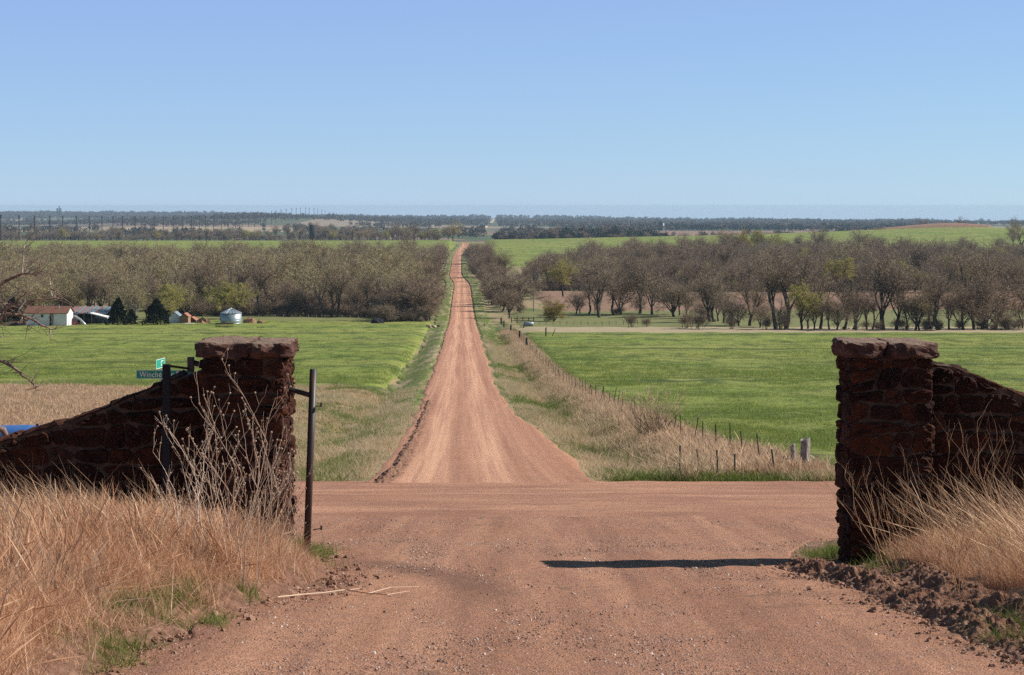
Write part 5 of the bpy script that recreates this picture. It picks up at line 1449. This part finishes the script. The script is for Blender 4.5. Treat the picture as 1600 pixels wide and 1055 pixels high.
x, y = G(862, 528); round_post('fence_post', x, y, .06, 1.55, 'leaning dark stick post in the pale grass strip', 'bark', lean=(.38, 0))
fn4 = thing('stick_fence', (0, 0, 0), 'row of crooked brush posts along the pasture behind the pale strip', 'fence')
mb = MB(); mb.tube([(0, 0, -.2), (0.05, 0, .6), (.0, 0, 1.25)], .055, 5); pm3 = mb.mesh('post', M['bark']); fp = []
for k, px in enumerate(range(842, 1000, 11)):
    y = 440 + .1 * (k % 3); x = atpx(px, y); obj('post', pm3, fn4, (x, y, zg(x, y)), (0, rf.uniform(-.1, .1), rf.uniform(0, 3))); fp.append(Vector((x, y, zg(x, y))))
mb = MB(); mb.tube([p + Vector((0, 0, .9)) for p in fp], .01, 3, False); mb.build('wire', M['wire'], fn4)

# ------------------------------------------------------------------ utility poles
def pole_mesh(h, r, mat, arms=1):
    mb = MB(); mb.tube([(0, 0, -2), (0, 0, h * .5), (0, 0, h)], [r, r * .85, r * .65], 8); me = mb.mesh('pole', mat)
    ar = MB()
    for k in range(arms): ar.box(-h * .045, h * .045, -r * .4, r * .4, h * (.95 - .06 * k), h * (.95 - .06 * k) + r * .9)
    return me, ar.mesh('crossarm', mat)
big = pole_mesh(33, .75, M['pole'], 2)
yy = 2400.0; k = 0
while yy < 9300:
    x = -598 - .0075 * (yy - 2400) + rf.uniform(-2, 2)
    t_ = thing('utility_pole', (x, yy, zg(x, yy)), 'tall dark pole in the long power line across the far left plain', 'utility pole', 'far power line poles', rf.uniform(-.1, .1))
    obj('pole', big[0], t_); obj('crossarm', big[1], t_)
    yy += 82 + .016 * (yy - 2400); k += 1
sm = pole_mesh(9.5, .16, M['palepole'])
for px, py0, py1, d, lab in ((806, 428, 460, 640, 'pale utility pole at the left end of the brown field'), (817, 432, 476, 585, 'utility pole in the brown field right of the pale pole'), (834, 448, 492, 530, 'utility pole nearest the willow')):
    x = atpx(px, d); h = (CY0 - py0) / F * d - zg(x, d); t_ = thing('utility_pole', (x, d, zg(x, d)), lab, 'utility pole'); t_.scale = (1, 1, max(.5, h / 9.5)); obj('pole', sm[0], t_); obj('crossarm', sm[1], t_, scale=(.35, 1, 1))
sm2 = pole_mesh(9.0, .14, M['tpost'])
for px, d in ((779, 1150), (783, 1120), (786, 1090)):
    x = atpx(px, d); t_ = thing('utility_pole', (x, d, zg(x, d)), 'thin far pole in the green field beside the roadside trees', 'utility pole', 'thin far poles'); obj('pole', sm2[0], t_)

# ------------------------------------------------------------------ silos and far structures
M['silo'] = simple('dark_stained_concrete', (0.05, 0.046, 0.042), 0.9, 0.2, 0.5)
def silo(name, px, d, wpx, py0, label, mat, roof=False, base=None):
    x = atpx(px, d); z = zg(x, d) if base is None else base; r = wpx / 2 / F * d; h = (CY0 - py0) / F * d - z
    t_ = thing(name, (x, d, z), label, 'silo'); mb = MB(); mb.lathe([(r, -2), (r, h)], 24); b_ = mb.build('shell', mat, t_, True)
    mb = MB()
    for k in range(1, 8): mb.lathe([(r * 1.0, h * k / 8 - .1), (r * 1.02, h * k / 8 - .08), (r * 1.02, h * k / 8 + .08), (r * 1.0, h * k / 8 + .1)], 24)
    mb.build('band', mat, t_)
    if roof: mb = MB(); mb.lathe([(r * 1.05, h), (r * .2, h + r * .8)], 20); mb.build('roof', M['tin'], t_)
    return t_
silo('concrete_silo', 489, 1960, 11.5, 351.5, 'tall grey concrete silo on the far left field edge', M['silo'])
silo('far_silo', 599.5, 5200, 4, 351, 'tiny far silo left of the road on the plain', M['fardark'])
silo('far_silo', 630, 5200, 3, 350, 'second tiny far silo nearer the road', M['concrete'])
silo('far_silo', 1033, 4200, 6, 346, 'far dark tower rising above the evergreen belt', M['fardark'])
silo('far_silo', 1036.5, 4190, 2.2, 349, 'slim white far silo beside the dark tower', M['white'])
el = thing('grain_elevator', (0, 0, 0), 'far grain elevator on the left horizon', 'grain elevator'); d = 9800; x = atpx(92, d); z = zg(x, d)
for px, w_, py in ((89.5, 2.4, 325.5), (92.5, 2.2, 324.5), (95, 1.8, 325.5)):
    mb = MB(); r = w_ / 2 / F * d; mb.lathe([(r, -5), (r, (CY0 - py) / F * d - z)], 12, (atpx(px, d), d, z)); mb.build('bin', M['concrete'], el)
mb = MB(); h = (CY0 - 321.5) / F * d - z; hx = atpx(92.5, d); mb.box(hx - 1.8, hx + 1.8, d - 2, d + 2, z, z + h); mb.build('headhouse', M['concrete'], el)

# ------------------------------------------------------------------ farmstead
def FP(px, py=509):
    return (px - CX) / F * 430.0
FD = 430.0; PM = F / FD       # about 7.4 photo pixels per metre
fz = lambda x, d=FD: zg(x, d)
# house
hx0, hx1 = atpx(40, FD), atpx(104.5, FD); zb = fz((hx0 + hx1) / 2) ; zt = (CY0 - 488.5) / F * FD; zr = (CY0 - 480) / F * FD
hs = thing('farm_house', (0, 0, 0), 'small white house with brown red roof at the wood edge', 'house')
w_ = 6.0
mb = MB(); mb.box(hx0, hx1, FD, FD + w_, zb - .5, zt); mb.add([(hx1, FD, zt), (hx1, FD + w_, zt), (hx1, FD + w_ / 2, zr - .05)], [(0, 1, 2)]); mb.add([(hx0, FD, zt), (hx0, FD + w_, zt), (hx0, FD + w_ / 2, zr - .05)], [(2, 1, 0)])
wl_ = mb.build('wall', M['white'], hs)
mb = MB(); e = .35
for s in (0, 1):
    ya, yb = (FD - e, FD + w_ / 2) if s == 0 else (FD + w_ + e, FD + w_ / 2); za = zt - .12
    mb.add([(hx0 - .3, ya, za), (hx1 + .3, ya, za), (hx1 + .3, yb, zr + .1), (hx0 - .3, yb, zr + .1), (hx0 - .3, ya, za - .12), (hx1 + .3, ya, za - .12), (hx1 + .3, yb, zr - .02), (hx0 - .3, yb, zr - .02)], [(0, 1, 2, 3), (7, 6, 5, 4), (0, 4, 5, 1), (1, 5, 6, 2), (3, 2, 6, 7), (0, 3, 7, 4)])
rf_ = mb.build('roof', M['roof'], hs)
mb = MB(); vx = atpx(89, FD); mb.tube([(vx, FD + 2, zt + .4), (vx, FD + 2, zr + .35)], .1, 8); mb.build('vent_pipe', M['tin'], rf_)
def window(parent, x0, x1, z0, z1, y):
    mb = MB(); mb.box(x0, x1, y - .05, y + .02, z0, z1); f_ = mb.build('window', M['white'], parent); mb = MB(); mb.box(x0 + .08, x1 - .08, y - .07, y - .052, z0 + .08, z1 - .08); mb.build('pane', M['glass'], f_)
window(hs, atpx(63.5, FD), atpx(68.5, FD), (CY0 - 496.5) / F * FD, (CY0 - 491) / F * FD, FD)
mb = MB(); mb.box(atpx(77.5, FD), atpx(83.5, FD), FD - .06, FD + .02, zb - .1, (CY0 - 490) / F * FD); dr_ = mb.build('door', M['dark'], hs); mb = MB(); mb.box(atpx(80, FD), atpx(83.3, FD), FD - .09, FD - .063, zb, (CY0 - 490.5) / F * FD); mb.build('screen_panel', M['post'], dr_)
# open shed with striped tin roof
sh_ = thing('open_shed', (0, 0, 0), 'open shed with red and silver striped tin roof', 'shed'); sdp = 452.0
sx0, sx1 = atpx(110, sdp), atpx(174, sdp); zb = fz(sx0, sdp); ze = (CY0 - 490) / F * sdp; zr = (CY0 - 480.5) / F * sdp
mb = MB(); mb.box(sx0, sx1, sdp + 7, sdp + 7.2, zb - .3, ze); mb.box(sx0, sx0 + .2, sdp + .5, sdp + 7, zb - .3, ze); mb.box(sx1 - .2, sx1, sdp + .5, sdp + 7, zb - .3, ze); mb.build('wall', M['dark'], sh_)
n = 22
for k in range(n):
    a = sx0 + (sx1 - sx0) * k / n + .4 * 0; b = sx0 + (sx1 - sx0) * (k + 1) / n; hh = .03 if k % 2 else 0; sk_ = .9
    mb = MB(); mb.add([(a - sk_, sdp - .4, ze + hh), (b - sk_, sdp - .4, ze + hh), (b, sdp + 4, zr + hh), (a, sdp + 4, zr + hh), (a - sk_, sdp - .4, ze + hh - .06), (b - sk_, sdp - .4, ze + hh - .06), (b, sdp + 4, zr + hh - .06), (a, sdp + 4, zr + hh - .06)], [(0, 1, 2, 3), (7, 6, 5, 4), (0, 4, 5, 1), (1, 5, 6, 2), (3, 2, 6, 7), (0, 3, 7, 4)])
    mb.build('roof_sheet', M['tinred' if k in (1, 2, 4, 7, 10, 15) else 'tin'], sh_)
for k in range(4):
    px_ = sx0 + .2 + (sx1 - sx0 - .6) * k / 3; mb = MB(); mb.box(px_ - .09, px_ + .09, sdp - .1, sdp + .1, zb - .3, ze - .1); mb.build('post', M['post'], sh_)
# carport bow roof in front of the shed
cp = thing('carport', (0, 0, 0), 'light carport roof in front of the striped shed', 'carport'); d = 444.0
zb = fz(atpx(160, d), d); mb = MB(); a = P(140, 489, d); b = P(168, 496, d); mb.add([a, b, b + Vector((0, 4, 0)), a + Vector((0, 4, 0)), a + Vector((0, 0, -.22)), b + Vector((0, 0, -.22)), b + Vector((0, 4, -.22)), a + Vector((0, 4, -.22))], [(0, 1, 2, 3), (7, 6, 5, 4), (0, 4, 5, 1), (1, 5, 6, 2), (3, 2, 6, 7), (0, 3, 7, 4)]); mb.build('roof', M['white'], cp)
for q in (P(143, 491, d), P(167, 497, d)): mb = MB(); mb.box(q.x - .07, q.x + .07, d + .1, d + .24, zb - .3, q.z); mb.build('post', M['post'], cp)

def car(px, d, L_, h, label, mat, rz=0.0, pickup=False, name='parked_car', py=None):
    x = atpx(px, d); t_ = thing(name, (x, d, fz(x, d)), label, 'pickup truck' if pickup else 'car', None, rz)
    a = L_ / 2; wv = .85
    if pickup: body = [(-a, .45), (a, .45), (a, .95), (a - .1, 1.02), (a * .35, 1.05), (a * .2, h), (-a * .28, h), (-a * .32, 1.05), (-a, 1.05)]
    else: body = [(-a, .4), (a, .4), (a, .85), (a * .55, .98), (a * .28, h), (-a * .55, h), (-a * .85, 1.0), (-a, .9)]
    mb = MB(); mb.prism(body, -wv, wv); mb.build('body', mat, t_)
    mb = MB(); g0, g1 = (-a * .2, a * .2) if pickup else (-a * .5, a * .28)
    mb.box(g0, g1, -wv - .012, wv + .012, 1.06, h - .1); mb.build('windows', M['glass'], t_)
    for sx in (-.62, .62):
        for sy in (-1, 1):
            mb = MB(); c_ = Vector((a * sx, sy * (wv - .1), .36)); mb.tube([c_ - Vector((0, .12, 0)), c_ + Vector((0, .12, 0))], .36, 14); wh = mb.build('wheel', M['tyre'], t_); mb = MB(); mb.tube([c_ - Vector((0, .13, 0)), c_ + Vector((0, .13, 0))], .18, 10); mb.build('rim', M['greycar'], wh)
    return t_
car(157, 447, 4.6, 1.75, 'dark blue vehicle parked under the carport', M['bluecar'], .15)
car(143, 446, 4.2, 1.6, 'dark vehicle beside the blue one under the shed', M['dark'], .4)
car(112, 436, 3.6, 1.9, 'maroon vehicle parked between the house and the shed', M['maroon'], 1.2)
bt = thing('upturned_boat', (0, 0, 0), 'pale pointed boat hull propped beside the maroon vehicle', 'boat'); d = 432.0
mb = MB(); mb.tube([P(114, 493, d), P(119, 495, d), P(126, 500, d), P(131, 506, d), P(135, 510, d)], [.08, .18, .25, .34, .2], 10); mb.build('hull', M['greycar'], bt, True); mb = MB(); mb.tube([P(113, 492, d - .3), P(119, 493.5, d - .4), P(127, 499, d - .5), P(133, 506.5, d - .55)], .045, 6); mb.build('gunwale', M['white'], bt)
# grain bin
gb = thing('grain_bin', (0, 0, 0), 'round galvanised grain bin with cone roof at the farmstead', 'grain bin'); d = 436.0; x = atpx(361, d); z = fz(x, d); r = 16.2 / F * d; he = (CY0 - 489) / F * d - z; hp = (CY0 - 481.5) / F * d - z
mb = MB(); mb.lathe([(r, -.3), (r, he)], 40, (x, d, z)); shl = mb.build('shell', M['tin'], gb, True)
for k in range(1, 5): mb = MB(); zz = he * k / 5; mb.lathe([(r, zz - .05), (r + .03, zz), (r, zz + .05)], 40, (x, d, z)); mb.build('ring', M['tin'], shl)
mb = MB(); mb.lathe([(r + .12, he - .02), (r * .12, hp - .1), (r * .1, hp), (.02, hp + .1)], 20, (x, d, z)); rfb = mb.build('roof', M['tin'], gb)
for k in range(20):
    a = 2 * math.pi * k / 20; mb = MB(); mb.tube([(x + math.cos(a) * (r + .1), d + math.sin(a) * (r + .1), z + he), (x + math.cos(a) * r * .14, d + math.sin(a) * r * .14, z + hp - .08)], .035, 4); mb.build('rib', M['tin'], rfb)
# other yard things
def gable_box(name, px0, px1, py0, pyr, d, label, mat, roofmat, cat, dep=3.5):
    x0, x1 = atpx(px0, d), atpx(px1, d); zb = fz((x0 + x1) / 2, d); zt = (CY0 - py0) / F * d; zr = (CY0 - pyr) / F * d; xm = (x0 + x1) / 2
    t_ = thing(name, (0, 0, 0), label, cat); mb = MB(); mb.prism([(x0, zb - .3), (x1, zb - .3), (x1, zt), (xm, zr - .06), (x0, zt)], d, d + dep); mb.build('wall', mat, t_)
    mb = MB(); mb.prism([(x0 - .15, zt - .08), (xm, zr), (x1 + .15, zt - .08), (x1 + .15, zt + .02), (xm, zr + .1), (x0 - .15, zt + .02)], d - .2, d + dep + .2); mb.build('roof', roofmat, t_); return t_
gable_box('white_shed', 264, 281, 495, 488, 446, 'small white shed behind the forked tree', M['white'], M['tin'], 'shed')
gable_box('rust_shed', 282, 294, 495, 490, 444, 'orange rusty shed beside the white shed', M['hay'], M['tinred'], 'shed')
gable_box('rust_shed', 293, 306, 501, 496, 448, 'low rusty shed with sagging roof', M['rustbin'], M['tinred'], 'shed')
d = 440.0
def mound(name, px, w_, h, label, mat, dd=440.0, seed=1, cat='pile'):
    x = atpx(px, dd); z = fz(x, dd); import bmesh; bm = bmesh.new(); bmesh.ops.create_icosphere(bm, subdivisions=3, radius=1); r = random.Random(seed)
    for v in bm.verts:
        k = 1 + .55 * float(fbm(v.co.x * 2.3 + seed, v.co.y * 2.3 + v.co.z * 2.7, seed, 4)); v.co = Vector((v.co.x * w_ / 2 * k, v.co.y * w_ / 2.5 * k, v.co.z * h * k))
    me = bpy.data.meshes.new(name); bm.to_mesh(me); bm.free(); me.materials.append(M[mat]); o = obj(name, me, None, (x, dd, z)); return tag(o, label, cat)
mound('brush_pile', 317, 3.0, 1.5, 'rust coloured brush pile left of the grain bin', 'hay', 443, 3)
mound('brush_pile', 390, 2.8, 1.7, 'tan brush heap right of the grain bin', 'hay', 442, 5)
mound('brush_pile', 407, 1.8, 1.0, 'small tan heap at the pasture fence', 'hay', 446, 7)
mound('brush_pile', 20, 6, 1.1, 'low brown litter heap under the left cedar', 'rustbin', 436, 9)
mound('brush_pile', 42, 4, .9, 'brown brush heap beside the white house', 'clod', 434, 11)
mound('hay_bale', 590, 3.2, 1.5, 'dark round lump at the corner of the left wood', 'dark', 452, 13)
bo = thing('flat_boat', (0, 0, 0), 'small white flat boat lying before the rusty sheds', 'boat'); x = atpx(296, 437); z = fz(x, 437); mb = MB(); mb.prism([(x - .9, z + .15), (x + .8, z + .15), (x + 1.0, z + .5), (x - 1.0, z + .5)], 436.4, 437.6); mb.build('hull', M['white'], bo)
fd = thing('cattle_feeder', (0, 0, 0), 'long dark steel cattle feeder rack standing in the left field', 'feeder'); d = 405.0; x0, x1 = atpx(337, d), atpx(364.5, d); z = zg(x0, d); h = 1.15
for zz, nm in ((h, 'top_rail'), (.42, 'trough')):
    mb = MB(); mb.box(x0, x1, d - .5, d + .5, z + zz - (.22 if nm == 'trough' else .10), z + zz + .05); mb.build(nm, M['rustbin'], fd)
for k in range(14):
    xx = x0 + (x1 - x0) * k / 13; mb = MB(); mb.box(xx - .045, xx + .045, d - .52, d - .44, z - .1, z + h); mb.build('bar', M['rustbin'], fd)
hr = thing('harrow', (0, 0, 0), 'small rusty farm implement right of the cattle feeder', 'implement'); d = 400.0; x = atpx(407, d); z = zg(x, d)
mb = MB(); mb.box(x - .75, x + .75, d - .3, d + .3, z + .25, z + .37); mb.build('frame', M['rustbin'], hr)
for k in range(6): mb = MB(); xx = x - .65 + .26 * k; mb.tube([(xx, d, z + .05), (xx + .1, d, z + .3), (xx + .02, d, z + .62)], .05, 5); mb.build('tine', M['rustbin'], hr)
# red box by the road
rb = thing('roadside_box', (0, 0, 0), 'dark red box on a short post beside the road', 'mailbox'); d = 430.0; q = P(685, 511, d); mb = MB(); mb.box(q.x - .28, q.x + .28, d - .25, d + .25, q.z - .36, q.z + .36); mb.build('box', M['redbox'], rb); mb = MB(); mb.box(q.x - .06, q.x + .06, d - .06, d + .06, zg(q.x, d) - .3, q.z - .36); mb.build('post', M['bark'], rb)
tag(obj('marker_post', pm2, None, (road_r(430) + 1.6, 430., zg(float(road_r(430)) + 1.6, 430)), scale=(.9, .9, .6)), 'short dark marker post on the right road verge', 'post')
mound('pale_bank', 672, 2.4, .8, 'pale bare bank end beside the dark red box', 'pale', 424, 21, 'bank')

# ------------------------------------------------------------------ dead tree at the left picture edge
dt = thing('dead_tree', (0, 0, 0), 'dead bleached tree reaching in from the left with broken limbs', 'dead tree'); d = 62.0
base = Vector((atpx(-190, d), d, zg(atpx(-190, d), d) - .4))
def V3(pts, dy=0): return [P(a, b, d + dy) for a, b in pts]
mb = MB(); mb.tube([base, base + Vector((.1, 0, 1.6)), P(-165, 600, d), P(-150, 520, d), P(-120, 430, d)], [.34, .28, .25, .2, .14], 10); mb.build('trunk', M['deadwood'], dt, True)
limbs = [([(-150, 520), (-60, 490), (-20, 455), (10, 438), (35, 428), (52, 427), (62, 420)], .09, .012, 'deadwood'),
         ([(35, 428), (36, 415), (38, 398), (40, 372)], .028, .008, 'paledead'), ([(36, 424), (46, 416)], .025, .006, 'paledead'),
         ([(-165, 600), (-80, 520), (-25, 498), (10, 483), (40, 475), (65, 467), (92, 466)], .085, .018, 'deadwood'),
         ([(80, 465), (79, 450), (78, 432)], .02, .006, 'paledead'), ([(85, 466), (86, 455)], .026, .012, 'paledead'), ([(88, 466), (97, 467)], .02, .006, 'paledead'),
         ([(-80, 520), (-20, 505), (15, 490), (40, 495), (62, 505), (78, 513)], .07, .02, 'deadwood'), ([(78, 513), (79, 530)], .03, .008, 'paledead'), ([(76, 512), (88, 515)], .02, .006, 'deadwood'),
         ([(-40, 515), (0, 500), (8, 480), (25, 470), (45, 455)], .05, .012, 'deadwood'), ([(10, 470), (30, 452), (35, 447)], .03, .008, 'paledead'), ([(28, 488), (40, 470), (42, 452)], .03, .006, 'paledead'),
         ([(30, 488), (42, 502), (46, 515)], .02, .006, 'deadwood'), ([(-10, 455), (6, 430), (10, 415)], .02, .006, 'paledead'), ([(20, 486), (-2, 470), (-10, 455)], .03, .01, 'deadwood'),
         ([(-30, 520), (-2, 510), (10, 490), (5, 460)], .04, .01, 'deadwood'), ([(34, 497), (30, 505)], .026, .012, 'paledead'),
         ([(-165, 600), (-80, 570), (-20, 555), (8, 566), (30, 582), (50, 598), (57, 606)], .085, .014, 'deadwood'), ([(5, 564), (22, 564)], .02, .006, 'deadwood'), ([(30, 581), (36, 578)], .02, .006, 'paledead'), ([(52, 599), (56, 610)], .018, .005, 'deadwood'),
         ([(-60, 535), (-20, 528), (6, 527)], .03, .012, 'paledead')]
rl = random.Random(12); tw_ = MB()
for k, (pts, r0, r1, m_) in enumerate(limbs):
    q = V3(pts, rl.uniform(-.5, .5) if k not in (0, 3, 7, 18) else 0); n = len(q); fine = []
    for i in range(n - 1):
        for s in range(3): fine.append(q[i].lerp(q[i + 1], s / 3) + Vector((rl.gauss(0, .012), rl.gauss(0, .05), rl.gauss(0, .012))))
    fine.append(q[-1]); rad = [r0 + (r1 - r0) * i / (len(fine) - 1) for i in range(len(fine))]
    mb = MB(); mb.tube(fine, rad, 7); mb.build('limb', M[m_], dt, True)
    for p_ in fine[2:]:
        for _ in range(2 if m_ == 'deadwood' else 1):
            e = p_ + Vector((rl.gauss(.15, .35), rl.gauss(0, .3), rl.gauss(.05, .3))); tw_.tube([p_, p_.lerp(e, .5) + Vector((0, 0, rl.gauss(0, .05))), e], [.012, .008, .003], 4, False)
tw_.build('twigs', M['deadwood'], dt)

# ------------------------------------------------------------------ haze
hz = MB(); hz.box(-9000, 9000, -120, 13600, -170, 3)
hm = bpy.data.materials.new('haze'); hm.use_nodes = True; hn = hm.node_tree; hn.nodes.clear()
ho = hn.nodes.new('ShaderNodeOutputMaterial'); pv = hn.nodes.new('ShaderNodeVolumePrincipled')
pv.inputs['Color'].default_value = (0.60, 0.80, 1.0, 1); pv.inputs['Density'].default_value = 4.8e-5; pv.inputs['Anisotropy'].default_value = 0.1
hn.links.new(pv.outputs[0], ho.inputs['Volume'])
hzo = hz.build('haze', hm); struct(hzo, 'pale blue air haze over the plain', 'stuff')
hzo.display_type = 'WIRE'
print('TREES', TRN['n'])
